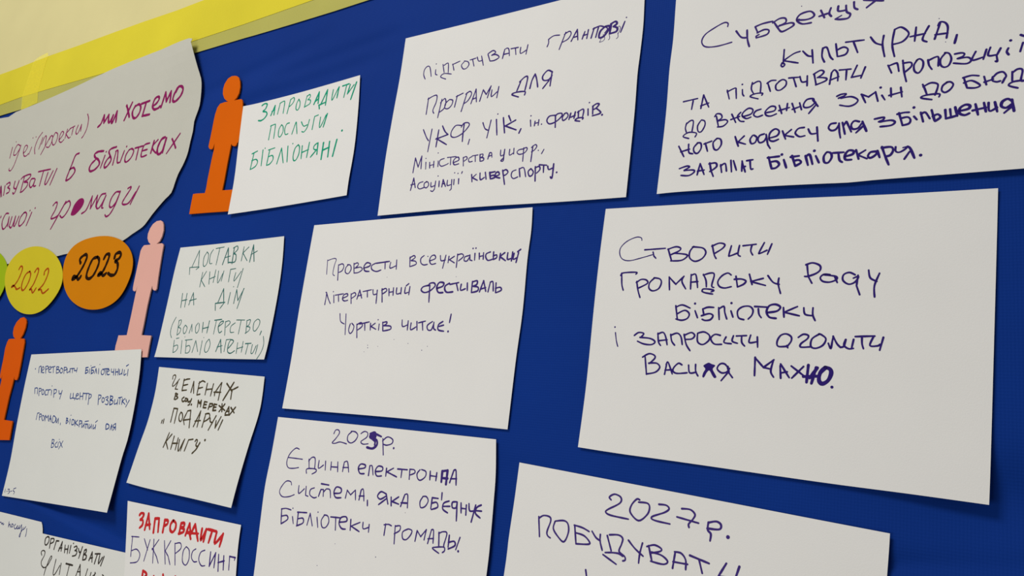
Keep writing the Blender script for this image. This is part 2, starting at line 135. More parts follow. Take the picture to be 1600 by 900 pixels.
WRITING=[
 ('poster', 'crimson', 2.2, '-10254,2985 2,-200;. -10173,3079;-9991,2985 -93,31 -56,-64 -13,-82 21,-43 74,1 69,81 27,79;-9962,2988 -24,-174 -41,-183 -64,-91 -72,13 -9,36;-9798,2827 50,29 32,66 -40,40 -57,-16 -6,-93 62,-85 76,-9 56,35;-9568,2903 -35,-130;. -9607,3076;. -9509,3081;-9328,3138 -93,-103 -34,-158 54,-115;- -9270,3038 -38,-202;-9257,2921 47,120 50,-2 42,-182;- -9022,3027 -172,-304;-9037,2972 40,63 53,-30 7,-103 -56,-72 -79,15;-8900,3068 -39,-109 60,-98 70,2 28,98 -29,83 -74,33;-8700,2928 64,58 15,54 -61,25 -37,-67 17,-93 79,-37 68,40;- -8523,3083 -10,-155;- -8438,3082 -102,-75;-8540,3007 115,-89 53,11;- -8446,3084 129,26;- -8352,3104 5,-146;-8215,3111 -25,-101 38,-56 50,33 34,123;- -8118,3110 21,-120;-8010,3271 64,-93 20,-157 -44,-114 -44,-44'),
 ('poster', 'crimson', 4.2, '-7607,2993 70,49 34,135;- -7503,3177 44,-136;- -7459,3041 85,121;-7374,3162 39,-118 42,-16 50,109;-7243,3137 -3,-106 33,-15 54,173;- -7159,3189 37,-186;-6926,3248 65,-84 81,-128;- -6787,3278 -114,-276;-6682,3202 -43,-91 53,-97 78,-16 66,72 -1,93 -68,53 -76,-19;-6530,3211 210,14;- -6405,3205 -27,-203;- -6432,3002 184,-5;-6202,3119 87,36 46,62 -45,38 -75,-27 -23,-107 63,-61 96,4 41,23;- -5979,3066 55,220;- -5924,3286 60,-149;- -5864,3137 84,141;- -5780,3278 14,-170;-5633,3293 -58,-86 -10,-85 70,-26 106,63 40,89 -42,55 -78,5 -47,-69'),
 ('poster', 'crimson', 3.0, '-10229,2069 -72,212 122,-205;-10152,2266 35,-172;-10111,2290 88,26 38,-50 -58,-40 80,-31 8,-58 -77,-21;-9836,2314 11,-109 85,-24 41,114;-9701,2319 -35,-191 -43,-42 -35,26;-9646,2336 65,39 186,21 50,-34 -75,-61 -95,-20;- -9550,2372 -3,-273;-9507,2265 110,-11 12,-69 -107,-80 -67,-10;-9193,2301 -102,-1 -20,-88 62,-62 56,28 36,97;-9166,2287 1,-117 69,-6;-9123,2412 179,3 198,1;- -8958,2403 -12,-252;-8801,2364 -17,-179 64,-11 104,203;- -8545,2402 -93,-268;w3.6 -7977,2598 -92,-26 -45,-157 -59,-208 11,-45 106,32 87,98 -67,72 -103,-21;w4 -7271,2549 -142,8 -94,-31 41,-58 110,-55 49,-78 -92,-73 -118,-15 -46,54 31,70 84,53;- -7204,2468 -43,-196;. -7193,2527;w3.6 -6940,2575 -130,-13 -45,-42 54,-69 58,-79 -61,-86 -66,-23 -28,44 38,79 61,44;-6929,2286 11,216;-6929,2503 58,-3 46,-179 56,-17;- -6698,2483 -45,-178;. -6663,2546;-6574,2483 -54,-74 2,-91 59,-27 92,59 28,97 -65,45 -67,-12;- -6430,2490 199,10;- -6335,2493 -1,-195;-6074,2523 -135,-22 -13,-165 135,3;- -6212,2422 109,6;w3.8 - -5971,2544 -19,-184;-5878,2547 -107,-95 103,-96 45,-10;w4.4 -5712,2563 -78,-24 -49,-101 10,-89 56,-37 69,50 30,180;- -5674,2542 -15,-221;w3.4 -5528,2512 70,-76 61,-77;- -5362,2571 -228,-272'),
 ('poster', 'crimson', 3.0, '- -10006,1684 -3,23;-9765,1738 -98,-1 -53,-127 59,-117 72,-23 71,80 -2,124;- -9716,1674 32,-166;- -9620,1669 -12,-164;-9632,1505 71,-32 40,64 19,132;- -9502,1669 12,-161;-9490,1508 45,-7 56,159;-9249,1712 -78,-78 -4,-110 60,-39 99,67 28,112 -48,48 -57,0;- -8998,1697 -70,-217;. -9069,1735;. -8922,1765;-8375,1765 56,44 57,-17 -12,-109 -70,-133 121,2 87,40;- -8014,1798 -258,-432;-8048,1749 124,52 64,-79 -65,-130 -86,-56 -79,38;F -7550,1814 -102,-12 -87,-75 -32,-95 -1,-72 102,-12 101,58 74,76 12,81;-7469,1561 108,53 77,209;- -7284,1823 27,-201;- -7257,1622 113,197;- -7144,1819 24,-178;-6936,1832 -111,-16 -61,-146 43,-64 71,35 84,153;-6914,1804 -41,-177 43,-23;-6569,1826 -99,1 -81,-88 -7,-108 63,-35 87,71 54,158;-6555,1831 -43,-184 -89,-150 -85,-37 -45,31;-6371,1858 64,18 2,-40 -102,-137 -23,-66 72,-22 102,26 105,145;- -6092,1864 -126,-259'),
 ('disc_yellow', 'rust', 2.4, '-8903,732 33,48 56,-9 19,-63 -42,-135 -75,-92 -81,-39 25,30 83,-23 69,-43 88,23;-8539,688 -99,-38 -49,-102 3,-104 56,-58 66,25 63,111 5,113 -57,53;-8389,672 44,54 53,-16 7,-72 -50,-161 -80,-90 53,9 66,-58 67,75;-8089,621 -5,51 63,43 41,-26 8,-81 -56,-139 -108,-88 72,4 85,-61 128,64'),
 ('disc_orange', 'black', 3.8, '-7125,763 -43,61 80,55 65,6 31,-50 -43,-124 -107,-151 -101,-45 14,48 91,-13 58,-40 47,50;-6717,832 -106,-24 -59,-141 -3,-115 82,-37 95,50 62,131 -5,95 -70,51;-6535,801 35,60 62,6 25,-48 -44,-149 -60,-92 -75,-17 51,36 82,-44 69,30;-6270,803 10,56 86,20 45,-36 -26,-55 -81,-34 69,-30 32,-85 -40,-82 -92,-6 -75,30'),
 ('posl', 'green', 1.5, 'w2.2 -3704,2733 48,19 48,-16 -15,-60 -41,-30 65,-18 23,-39 -35,-48 -55,-23 -55,8;w2 - -3496,2565 47,129;w2 - -3449,2694 10,-131;w2 - -3488,2617 50,17;- -3373,2564 12,151;-3364,2711 58,19 28,-19 8,-150;- -3196,2545 20,194;-3179,2731 52,23 20,-35 -22,-48 -53,-36;-3026,2715 -25,-57 4,-69 35,-23 24,40 -4,61 -34,48;-2898,2587 12,152;-2887,2728 43,22 19,-33 -35,-37;-2860,2680 47,-11 0,-48 -82,-30;w2.2 - -2737,2601 57,156;w2.2 - -2680,2757 15,-155;w2.2 - -2723,2633 53,34;w2 - -2616,2577 76,187;w2 - -2540,2764 9,-207;w2 - -2645,2578 20,-53;w2 - -2648,2575 114,23;-2440,2748 -1,-118 20,-11 64,140;w2 - -2348,2766 -7,-141;w2 - -2290,2769 102,11;- -2225,2778 -15,-167;w1.9 - -2166,2768 -22,-119;w1.7 - -2188,2649 85,105;w2.2 - -2068,2781 -49,-213'),
 ('posl', 'green', 1.5, '- -3449,2226 0,195;-3459,2414 67,13 21,-17 14,-178;-3257,2403 -32,-56 11,-88 39,-19 31,62 -14,70 -35,31;-3116,2409 -48,-10 -18,-66 26,-72 49,2;- -3035,2248 34,154;- -2992,2400 49,-159;-2902,2393 53,-64 60,9;-2765,2402 -16,-99 -42,-53 -40,9;- -2687,2262 3,167;-2684,2432 62,11;-2577,2408 6,-117 24,-9 59,141;w2 - -2470,2437 -31,-168'),
 ('posl', 'green', 1.7, '-3712,2067 94,27;- -3678,2066 -12,-210;-3691,1972 75,9 39,-39 -25,-57 -87,-34;- -3516,2096 22,-214;. -3482,2116;-3412,2083 113,16;- -3388,2084 -7,-204;-3389,1990 70,9 25,-54 -43,-55 -57,-14;- -3209,1876 35,203;- -3174,2079 79,-202;- -3064,2092 36,-211;. -2984,2116;-2883,2087 -45,-42 -9,-99 27,-61 41,11 27,72 -10,85 -31,37;- -2806,2064 19,-169;- -2691,2096 -3,-195;- -2793,1976 107,26;-2555,2068 -42,-30 4,-42 60,-19;w2 - -2540,2070 14,-148;w2 - -2541,1985 -87,-88;w2.4 - -2446,2059 8,-212;w2.2 - -2347,2063 14,-196;w2.2 - -2444,1961 108,28;w2.4 - -2230,2072 -24,-206;w2.6 . -2171,2178'),
 ('pidg', 'violet', 1.25, '-1003,2630 -31,58 2,61 37,34 38,-22 36,-114;-869,2719 5,-53 27,-17;. -873,2789;- -777,2765 34,-104;-758,2750 40,18 19,-17 13,-101;-709,2577 -76,40 44,31 102,-24;- -611,2665 -28,79;- -642,2736 98,23;-487,2737 -29,-33 31,-48 43,0 27,37 -19,38 -51,18;- -408,2746 78,7;- -374,2744 30,-81;-316,2762 26,-51 47,-1;- -260,2764 39,-116;w1.5 -177,2764 36,-82;w1.5 -178,2773 60,26 37,-29 -47,-24;w1.5 -128,2746 55,-2 45,-39 -54,-26 -59,3;w1.5 - 17,2680 14,96;30,2781 31,10 24,-21 16,-74;w1.5 - 24,2725 71,2;w1.5 - 112,2773 88,-2;- 166,2765 15,-72;231,2765 6,-70 69,25;- 316,2777 -10,-105'),
 ('pidg', 'violet', 1.3, '552,2707 12,38 -5,41;559,2786 55,28 70,-7;- 697,2646 56,178;739,2803 54,23 23,-31 -29,-52 -63,-24;w1.5 - 826,2709 56,119;w1.5 - 882,2828 18,-119;w1.5 - 843,2746 52,5;w1.5 - 948,2708 23,77;w1.5 - 1008,2795 -9,-91;w1.5 - 955,2744 52,5;w1.6 - 1047,2698 23,104;w1.6 1060,2793 69,16 48,-20;w1.6 - 1117,2799 -20,-104;w2.2 1192,2790 -50,-40 -8,-65 46,1 48,55 8,44 -47,6;w1.2 1177,2794 41,-32 -27,-41;w2.2 - 1255,2807 -11,-105;w2.2 1249,2804 47,17 18,-27 -36,-23;w2.2 1278,2771 43,-24 -7,-37 -67,-8;w1.6 - 1396,2798 -35,-106;. 1409,2838;w.6 1177,2709 20,-42 -13,-28 -40,-7;w.6 1144,2632 14,35;w.6 1240,2696 11,-41 -13,-17;w.6 1331,2691 8,-40 -17,-19;w.6 1320,2732 19,30 17,-28 -23,-58'),
 ('pidg', 'violet', 1.4, '- -911,2193 0,193;-917,2373 69,26 51,-3 3,-77 -30,-89 19,-41;- -741,2128 22,213;-731,2300 51,43 23,-54 -16,-65 -53,-34;-612,2320 -48,-39 0,-54 46,-12 41,35 6,52 -41,17;- -530,2218 17,131;-525,2339 86,26;- -432,2153 46,208;-402,2347 52,24 25,-37 -36,-68 -52,-28;- -317,2222 44,161;- -273,2383 26,-149;- -301,2272 43,10;- -206,2234 29,125;- -177,2359 46,-62;- -131,2297 48,89;- -83,2386 -28,-128;-65,2339 4,-77 65,44;- 18,2362 -9,-124;w1.7 - 283,2371 -37,-109;w1.7 271,2370 55,44 36,-13 -16,-143;w1.7 277,2202 -84,41 54,16 101,-9 1,-37;w1.7 404,2275 14,84 29,66;w1.7 447,2425 25,-59 24,-91;w1.7 649,2409 -56,29 -52,-53 14,-47 59,-6 36,41;w1.7 - 645,2416 -6,-155;w1.7 - 620,2323 -62,-75'),
 ('pidg', 'violet', 1.4, '-917,2014 57,-95 38,-47;- -796,2002 -13,-260;w1.7 - -700,1980 -5,-194;w1.7 -656,2020 44,-69 46,-42;w1.7 - -566,1909 -158,-33;w1.7 - -716,1883 150,-89;-399,1987 -77,11 -47,-59 6,-58 63,-17 88,37 66,72 -18,35 -56,0 -26,-41;w1.7 -367,1999 1,-98 6,-98;- -269,1815 -10,-55;-125,1980 35,-69 40,-25;- -25,1994 -25,-192;w1.6 - 41,1991 31,-174;. 50,2050;w1.8 - 125,1999 38,-171;w1.8 189,2010 33,-62;w1.8 - 279,1949 -131,-53;w1.8 - 146,1909 153,-68;w1.8 - 356,1845 -18,-44;- 457,1923 12,-68;. 457,1969;- 513,1903 -2,-49;- 556,1912 -1,-58;- 512,1880 44,4;. 592,1860;w1.6 737,1933 -64,-1 -24,-42 34,-40 71,14 58,47 -4,31 -43,2 -26,-22;w1.6 - 741,1930 12,-126;w1.5 841,1933 -19,-38 12,-32 34,17 15,31 -19,27 -24,-5;w1.7 - 910,1927 -13,-63;w1.7 - 959,1934 -8,-66;w1.7 - 902,1883 58,14;w1.6 - 993,1936 5,-72;w1.5 983,1926 52,25 15,-24 -8,-68;w1.7 1017,1829 -51,16 29,20 53,-4 -2,-14;w1.6 - 1094,1943 7,-65;. 1102,2008;w1.7 - 1144,1960 5,-77;w1.7 1141,1964 40,20 27,-10 -27,-34 -33,-13;w1.7 1182,1937 49,-45 -13,-17 -70,-10;w2 . 1250,1860'),
 ('pidg', 'violet', 1.2, 'w1.4 - -972,1520 4,170;w1.4 - -968,1690 57,-111;w1.4 - -911,1579 29,123;w1.4 - -882,1702 15,-147;- -812,1623 10,-79;. -819,1668;w1.4 - -760,1617 12,-67;w1.4 - -703,1621 6,-69;- -754,1578 58,7;- -645,1619 6,-65;. -661,1711;-568,1638 -51,-13 -6,-40 34,-32 64,12 23,11;- -527,1643 114,-2;- -482,1638 8,-82;w1.4 -429,1578 57,18 -10,33 -36,-4 -24,-37 21,-38 55,5;- -302,1524 -15,97;-320,1614 39,11 15,-26 -38,-24;-207,1616 -37,-19 10,-36 41,1;- -203,1623 71,2;- -166,1622 10,-67;w1.4 - -108,1628 12,-77;-107,1625 35,2 -1,-27 -25,-8;w1.4 -98,1592 40,-9 1,-27 -39,-5;w1.4 - -2,1565 13,67;11,1632 24,-6 11,-48;w1.4 - 0,1591 42,11;144,1644 9,-63 43,13;w1.5 - 192,1646 -2,-77;w1.5 190,1569 -1,-46 -28,4 20,20;253,1638 4,-62 45,18;- 302,1643 5,-62;416,1622 -50,-3 -22,-23 29,-26 58,8 28,34 -11,21 -35,-10;- 418,1633 6,-142;w1.4 - 522,1639 -3,-162;507,1626 41,25 20,-22 -24,-35 -31,-14;. 591,1585;- 654,1588 -22,-42'),
 ('pidg', 'violet', 1.3, 'w1.5 - -968,1319 20,137;w1.5 - -948,1456 41,-110;w1.5 - -974,1382 55,6;-811,1402 -51,-12 -13,-39 31,-27 57,10;-756,1396 -32,-13 3,-41 32,-14 25,25 -10,33 -28,14;-699,1382 9,-49 50,11;- -639,1392 0,-88;-639,1304 -22,-25 -29,11;w1.5 - -591,1387 6,-64;. -616,1446;w1.5 - -546,1319 5,79;w1.5 -541,1398 43,-79;w1.5 - -546,1351 31,2;-482,1385 5,-57 47,4;- -427,1387 10,-104;-417,1283 -16,-14;w1.5 - -397,1384 4,-56;. -402,1459;. -357,1448;w1.5 - -338,1386 6,-56;-304,1461 -6,-18;w1.5 - -179,1416 17,-80;- -121,1413 -48,-37;w1.5 - -164,1380 68,-35;w1.6 -75,1421 14,-72 47,19;w1.6 - -10,1422 20,-75;w2 - 44,1416 19,-72;w2 44,1411 64,6;w2 58,1376 43,3 13,-24 -42,-11;w1.8 129,1368 36,12 -16,29 -28,-9 0,-39 55,-19;w1.6 - 199,1422 44,-154;w1.6 201,1410 37,14 28,-28 -21,-25 -26,-8;359,1408 -42,-14 -6,-45 30,-30 48,13;w1.6 - 414,1331 -20,88;395,1413 52,7 34,-96;w1.6 529,1401 -26,-27 19,-47 29,4 11,36 -30,34;w1.6 - 595,1268 -16,150;w1.6 577,1403 44,13 14,-34 -34,-34;w1.6 - 622,1432 83,-14;w1.6 - 672,1422 6,-75;w1.7 719,1406 15,-35 39,10;w1.8 783,1424 -1,-139 -20,8;w1.8 . 826,1332'),
 ('prov', 'violet', 1.35, 'w1 - -2023,428 -23,168;w1 -2044,588 92,21 41,-14 -13,-62 -4,-100 32,-24;- -1836,356 -26,178;-1861,527 57,14 28,-31 -17,-48 -45,-18;-1713,524 -30,-31 4,-50 47,-18 33,48 -21,47 -45,8;- -1631,541 24,-110;-1628,529 50,14 16,-25 -41,-34;-1603,484 79,8 31,-28 -51,-31 -63,-4;w1.7 -1475,479 76,17 15,28 -55,14 -34,-39 21,-50 65,-10;w1.5 -1312,527 -51,-25 13,-43 67,-24 63,14;w1.7 - -1297,527 180,13;- -1177,538 12,-80;-1098,528 2,-63 81,24;- -1019,552 12,-103'),
 ('prov', 'violet', 1.35, '- -840,575 12,-98;-844,564 50,24 23,-21 -49,-32;-820,535 60,-10 12,-32 -79,-23;-655,582 -37,-29 8,-47 39,-24 50,4;-604,572 0,0;-573,521 71,23 -16,36 -41,-10 -15,-45 30,-40 55,6;-442,572 18,-54 54,5;- -371,573 -21,-135;- -330,559 -2,-67;- -263,556 -61,-35;- -315,521 63,-33;- -225,577 5,-138;-224,569 53,8 22,-29 -55,-42;-85,555 -45,-12 -3,-37 36,-5 23,39;- -72,562 8,-52;-64,510 28,-9;w1.5 - -12,574 5,-69;w1.6 . -43,627;w1.6 . -8,628;w1.5 - 40,574 9,-62;w1.5 - 91,576 5,-66;- 45,539 50,8;w1.6 171,580 -44,-16 -4,-33 31,-35 53,9;w1.6 - 210,578 5,-73;w1.6 211,537 37,10 4,-29 -36,-16;w1.7 - 292,559 -3,-67;w1.7 - 341,564 -52,-36;w1.7 - 289,528 71,-44;w1.7 377,562 3,-64 40,5;w1.7 - 431,567 -3,-88;w1.7 449,552 -3,-57 39,12;w1.7 - 499,556 -16,-94;w1.9 488,567 30,21'),
 ('prov', 'violet', 1.35, '-1972,81 1,123 -15,17;-1975,220 37,-66 48,-62;- -1856,185 19,-84;. -1872,226;- -1834,185 121,14;- -1787,187 19,-74;w1.5 -1711,150 63,23 -9,25 -47,-12 -12,-44 33,-24 50,7;- -1576,89 -23,108;-1597,189 48,19 21,-29 -54,-34;w1.5 - -1501,136 21,98;w1.5 -1480,234 46,-88;- -1498,168 56,13;- -1429,217 119,18;w1.5 - -1368,224 14,-67;-1289,235 16,-53 48,7;w1.5 - -1227,228 11,-143;w1.5 - -1134,99 -29,144;w1.5 -1164,227 51,18 19,-27 -53,-33;w1.5 - -1066,240 15,-76;w1.5 - -1005,250 8,-81;- -1059,201 59,7;w1.5 -960,246 8,-62 53,6;w1.5 - -898,247 5,-67;w1.5 -844,251 3,-62 42,7;w1.5 - -784,257 -1,-87;w1.7 - -836,266 31,22;w1.7 -546,263 -64,-14 -18,-34 48,-26 71,19 53,48 -20,31 -52,-4 -14,-25;w1.7 - -525,265 18,-176;w2 -426,230 66,19 9,34 -56,6 -25,-48 28,-53 58,-4;w2 -280,277 -45,-24 -2,-37 32,-30 71,3;w1.7 - -269,266 104,16;w1.7 - -190,271 29,-69;w1.7 -130,263 1,-59 55,13;w1.7 - -58,275 11,-76;w1.8 2,288 3,-109;w1.8 3,284 53,10 2,-36 -45,-18;w1.8 22,240 56,-12 -3,-36 -69,-15;w1.7 - 101,182 33,110;w1.7 - 134,292 40,-105;w1.7 - 112,210 57,13;w1.6 201,180 14,95;w1.6 215,275 30,2 16,-89;w1.6 - 283,266 7,-95;w1.6 284,213 52,9 16,-29 -58,-24'),
 ('prov', 'violet', 1.35, 'w1.2 -1716,-23 27,-83 63,-31;w1.2 - -1625,-26 35,-227;-1538,-134 -11,-66 28,-40 32,25 9,54 -38,32;- -1412,-283 -31,146;w1.5 -1441,-145 57,24 22,-39 -57,-42;w1.5 - -1402,-137 133,23;w1.5 - -1332,-126 17,-79;w1.5 - -1249,-129 10,-72;- -1185,-129 -57,-36;w1.5 - -1232,-164 70,-29;- -1127,-137 3,-64;. -1150,-91;w1.6 - -1081,-118 18,-90;w1.6 -1080,-121 52,7 0,-23 -40,-18;w1.6 -1064,-155 94,-4 6,-33 -93,-18;-822,-94 17,-68 63,18;w1.5 - -740,-103 5,-96;w1.5 -698,-126 6,-69 64,29;w1.5 - -625,-111 16,-87;w1.5 - -602,-124 87,18;w1.5 - -554,-114 19,-84;w1.5 -426,-111 -57,-39 13,-44 44,0 21,66;w1.5 -406,-118 7,-61 28,-18;w1.7 -296,-111 -48,-32 5,-51 70,-14;w1.7 - -336,-160 55,13;w1.6 - -205,-37 -7,-84;w2 . -215,-210;w.8 . -1242,-362;w.9 . -1236,-389;w.9 . -511,-401;w.7 . -446,-361;w.7 . -700,-336;w.6 . -893,-297;w.6 . -1099,-372;w.6 . -1277,-433;w.6 . -1117,367;w.6 . -205,343'),
 ('dost', 'teal', 1.2, '- -4403,829 -88,-219;- -4402,823 45,-223;- -4529,603 184,1;- -4534,603 23,-95;- -4344,599 -51,-29;-4238,798 -43,-69 14,-102 37,-19 36,49 -6,102 -43,39;-4123,823 -38,-66 16,-110 50,-7;- -4075,834 157,12;- -4000,837 -9,-221;w1.6 - -3884,616 52,215;w1.6 - -3832,831 52,-203;- -3868,703 105,19;w1.6 - -3704,620 -13,210;w1.4 -3732,823 67,23 18,-47 -63,-50;w1.6 -3710,749 52,-19 3,-87 -121,-3;- -3537,649 4,180;- -3443,821 -87,-69;- -3535,752 105,-104;w1.6 - -3377,628 15,216;w1.6 - -3362,844 65,-211;- -3379,720 109,43'),
 ('dost', 'teal', 1.2, '- -4247,337 1,191;- -4173,539 -75,-118;- -4245,427 100,-89;- -4104,531 30,-162;- -3992,552 -5,-163;- -4080,436 102,30;-3934,534 28,-156 66,124;- -3830,533 -14,-132;- -3701,388 -6,159;-3707,547 95,8;-3597,502 -2,-108 101,121;- -3472,549 -38,-238'),
 ('dost', 'teal', 1.3, '- -4570,259 23,-188;- -4477,257 8,-180;- -4556,162 106,15;- -4393,106 44,160;- -4349,266 58,-161;- -4397,160 132,23;w1.5 - -3827,119 62,183;w1.5 - -3765,302 52,-172;w1.6 - -3864,119 173,11;- -3871,119 28,-90;- -3702,125 -60,-71;- -3624,252 -4,-147;. -3585,324;- -3522,112 7,175;- -3515,287 60,-138;- -3455,149 74,149;- -3387,295 -53,-245'),
 ('dost', 'teal', 1.1, '-4598,-52 -49,-104 0,-100 44,-63;- -4522,-94 18,-189;-4521,-98 42,9 4,-50 -37,-45;-4504,-186 50,-14 -1,-50 -48,-36;-4375,-156 -25,-49 28,-57 34,13 11,61 -43,32;- -4263,-257 19,113;- -4244,-144 31,-93;-4122,-127 -36,-44 19,-73 33,-8 22,48 -18,68;w1.4 - -4029,-119 22,-128;w1.4 - -3912,-103 -5,-151;w1.4 - -4013,-199 108,20;w1.5 - -3814,-94 133,11;- -3780,-91 -3,-175;w1.4 -3722,-174 71,43 3,27 -54,-19 -16,-63 37,-63 42,19;- -3605,-110 37,-170;-3603,-115 62,14 26,-30 -60,-50;-3419,-126 -65,-44 10,-70 64,0;- -3406,-91 149,-1;- -3320,-92 -1,-170;- -3215,-96 25,-158;-3214,-100 59,11 -6,-57 -32,-23;-3192,-172 53,-8 -5,-38 -58,-34;-3036,-84 -45,-39 9,-84 43,-15 47,69 -5,53 -39,19;w1.4 - -2923,-226 -14,-44'),
 ('dost', 'teal', 1.1, '-4498,-329 54,9;- -4533,-351 25,-157;-4523,-432 72,21 22,-40 -32,-42 -47,-15;- -4375,-352 33,-166;. -4331,-306;-4309,-348 135,11;- -4286,-348 32,-157;-4270,-429 67,14 29,-48 -24,-41 -57,-6;- -4123,-500 24,151;- -4099,-349 83,-138;- -3972,-351 9,-175;. -3955,-312;-3850,-330 -39,-48 -3,-80 29,-34 43,20 15,79 -38,63;w1.5 - -3671,-480 45,148;w1.5 - -3626,-332 60,-162;- -3665,-425 94,20;- -3517,-477 -3,143;-3520,-334 78,8;w1.4 -3448,-434 44,47 23,39 -52,15 -29,-55 10,-85 59,-22 65,32;- -3301,-367 13,-129;- -3206,-351 5,-128;- -3294,-439 101,24;w1.4 - -3157,-376 98,6;- -3109,-371 -10,-129;-3032,-386 2,-94 34,-2 34,86;- -2938,-385 -9,-111;w1 -2870,-286 31,-93 -17,-90 -52,-83'),
 ('per', 'blue', 1.4, 'w2 . -7678,-818;- -7565,-872 -21,86;-7585,-790 49,13 39,-93;-7472,-833 30,26 -37,29 -22,-22 25,-61 55,-3;- -7371,-871 -41,98;-7411,-776 53,8 27,-27 -62,-24;-7300,-819 42,18 -30,29 -28,-23 24,-56 62,-2;- -7253,-781 94,16;- -7201,-775 29,-84;- -7116,-772 27,-89;-7116,-772 57,2 -5,-25 -37,-14;-7101,-809 68,-4 8,-33 -64,-15;-6985,-781 -22,-36 26,-35 45,9 -5,41 -43,18;- -6889,-857 -25,86;-6913,-774 59,2 11,-29 -54,-13;-6826,-791 16,-55 55,25;- -6754,-785 17,-59;- -6740,-785 92,6;- -6693,-783 17,-59;-6645,-779 12,-30 53,5;- -6576,-769 1,-61;w1.6 - -6358,-762 10,-77;w1.6 -6364,-761 60,8;w1.6 -6349,-799 39,9 19,-28 -56,-22;- -6260,-773 10,-62;. -6248,-730;w1.6 - -6218,-758 16,-79;w1.6 -6224,-756 86,16;w1.6 -6210,-792 41,2 16,-26 -53,-24;- -6120,-831 10,69;- -6110,-762 40,-67;- -6045,-763 21,-72;. -6039,-706;-5943,-765 -28,-35 29,-40 42,12 1,43 -44,20;- -5916,-763 112,7;- -5870,-761 25,-83;-5821,-799 35,16 -21,19 -26,-24 26,-48 50,5;-5741,-759 15,-40 47,4;- -5683,-755 20,-83;- -5640,-756 22,-81;- -5577,-752 14,-83;- -5625,-796 51,5;-5548,-760 19,-66 50,23;- -5483,-755 11,-69;-5433,-764 11,-66 45,20;- -5353,-754 11,-81;w1.5 - -5408,-710 45,21'),
 ('per', 'blue', 1.4, '- -7546,-1173 -26,81;-7570,-1096 68,3 29,-80;- -7419,-1195 -37,104;-7453,-1095 46,2 18,-27 -46,-19;-7356,-1102 -6,-38 27,-35 35,13 -7,37 -43,23;-7242,-1102 -32,-26 20,-48 47,6;- -7261,-1108 125,11;- -7192,-1105 6,-71;- -7109,-1104 14,-70;. -7126,-1044;- -7017,-1199 -38,110;-7053,-1094 60,3 15,-36 -50,-25;w1.5 -6920,-1100 30,-45 49,13;w1.5 - -6835,-1096 -16,-119;w1.5 -6602,-1125 16,-68 58,14;w1.5 - -6538,-1119 20,-71;-6519,-1187 57,3 -11,-22;-6447,-1152 46,15 -23,20 -34,-20 28,-56 59,11;- -6370,-1106 27,-90;- -6295,-1103 19,-90;- -6351,-1155 62,8;- -6284,-1110 130,6;- -6209,-1106 15,-86;- -6115,-1249 -28,140;-6141,-1114 48,-2 8,-34 -45,-28;- -5878,-1241 -34,130;-5911,-1114 55,-2 4,-30 -44,-28;-5800,-1140 -14,-34 31,-31 28,19 -4,31 -40,12;-5738,-1140 48,17 13,-21 -31,-24;-5708,-1168 52,-16 -2,-42 -55,2;w1.6 - -5631,-1109 26,-117;w1.6 -5629,-1115 49,-2 8,-22 -42,-28;w1.6 -5614,-1167 61,-7 3,-34 -54,-21;-5511,-1158 8,-55 52,16;- -5444,-1148 8,-69;- -5438,-1128 79,14;- -5400,-1123 13,-84;w1.5 - -5345,-1132 10,-75;- -5286,-1129 -51,-38;- -5337,-1167 79,-36;-5261,-1141 29,-35;- -5184,-1146 -49,-89'),
 ('per', 'blue', 1.4, '- -7345,-1531 -3,89;-7348,-1442 49,9;- -7260,-1533 -28,81;-7288,-1452 43,3 12,-28 -36,-17;-7199,-1462 -7,-33 39,-40 31,21 -18,39 -45,13;- -7105,-1536 -20,78;- -7125,-1458 52,-34;- -7073,-1492 23,39;- -7050,-1453 34,-77;- -6994,-1532 3,83;- -6991,-1449 53,-87;- -6999,-1500 44,2;-6906,-1542 -12,85 60,-8 25,-37 -28,-40 -45,0;-6830,-1475 29,-67 25,59;- -6773,-1475 25,-72;- -6693,-1537 4,-24;- -6565,-1458 11,-76;-6570,-1462 37,-5 -10,-24;-6549,-1491 41,-13 -39,-32;- -6474,-1468 14,-67;. -6473,-1417;-6407,-1539 -12,64 50,-5 15,-48 -46,-14;- -6342,-1475 21,-76;- -6281,-1471 -46,-40;- -6326,-1512 83,-28;- -6214,-1556 -21,85;-6233,-1476 57,-2 -3,-27 -40,-18;-6159,-1504 17,-55 34,40;- -6109,-1504 16,-51;w1.4 -6098,-1477 84,13;-6064,-1510 13,-53;- -6024,-1507 22,-53;- -6084,-1510 66,3;-5982,-1507 14,-55 39,40;- -5931,-1504 17,-54;-5885,-1508 16,-51 42,29;- -5826,-1504 6,-55;w1.4 - -5845,-1471 38,26;w1.6 -5573,-1541 -12,63 61,-6 11,-39 -53,-21;- -5471,-1542 10,67;- -5461,-1475 35,-68;-5381,-1457 -42,-27 16,-21 49,5;- -5373,-1456 24,-81;- -5375,-1506 -30,-41'),
 ('per', 'blue', 1.3, '- -6804,-1770 17,-105;-6805,-1768 53,-6 -11,-34 -33,-14;-6788,-1818 52,-11 -2,-35 -47,-14;-6669,-1793 -35,-34 25,-36 38,7;- -6633,-1795 12,-66;. -6627,-1755;- -6607,-1781 99,-71;- -6527,-1768 -64,-114'),
 ('per', 'navy', 1.1, '- -7720,-2536 9,-44;-7666,-2562 17,2;-7649,-2532 45,5 -13,-24;-7617,-2551 36,-14 -37,-25;- -7566,-2551 32,7;-7495,-2508 -6,-30;-7501,-2538 47,-8 -12,-32;- -7495,-2508 56,17'),
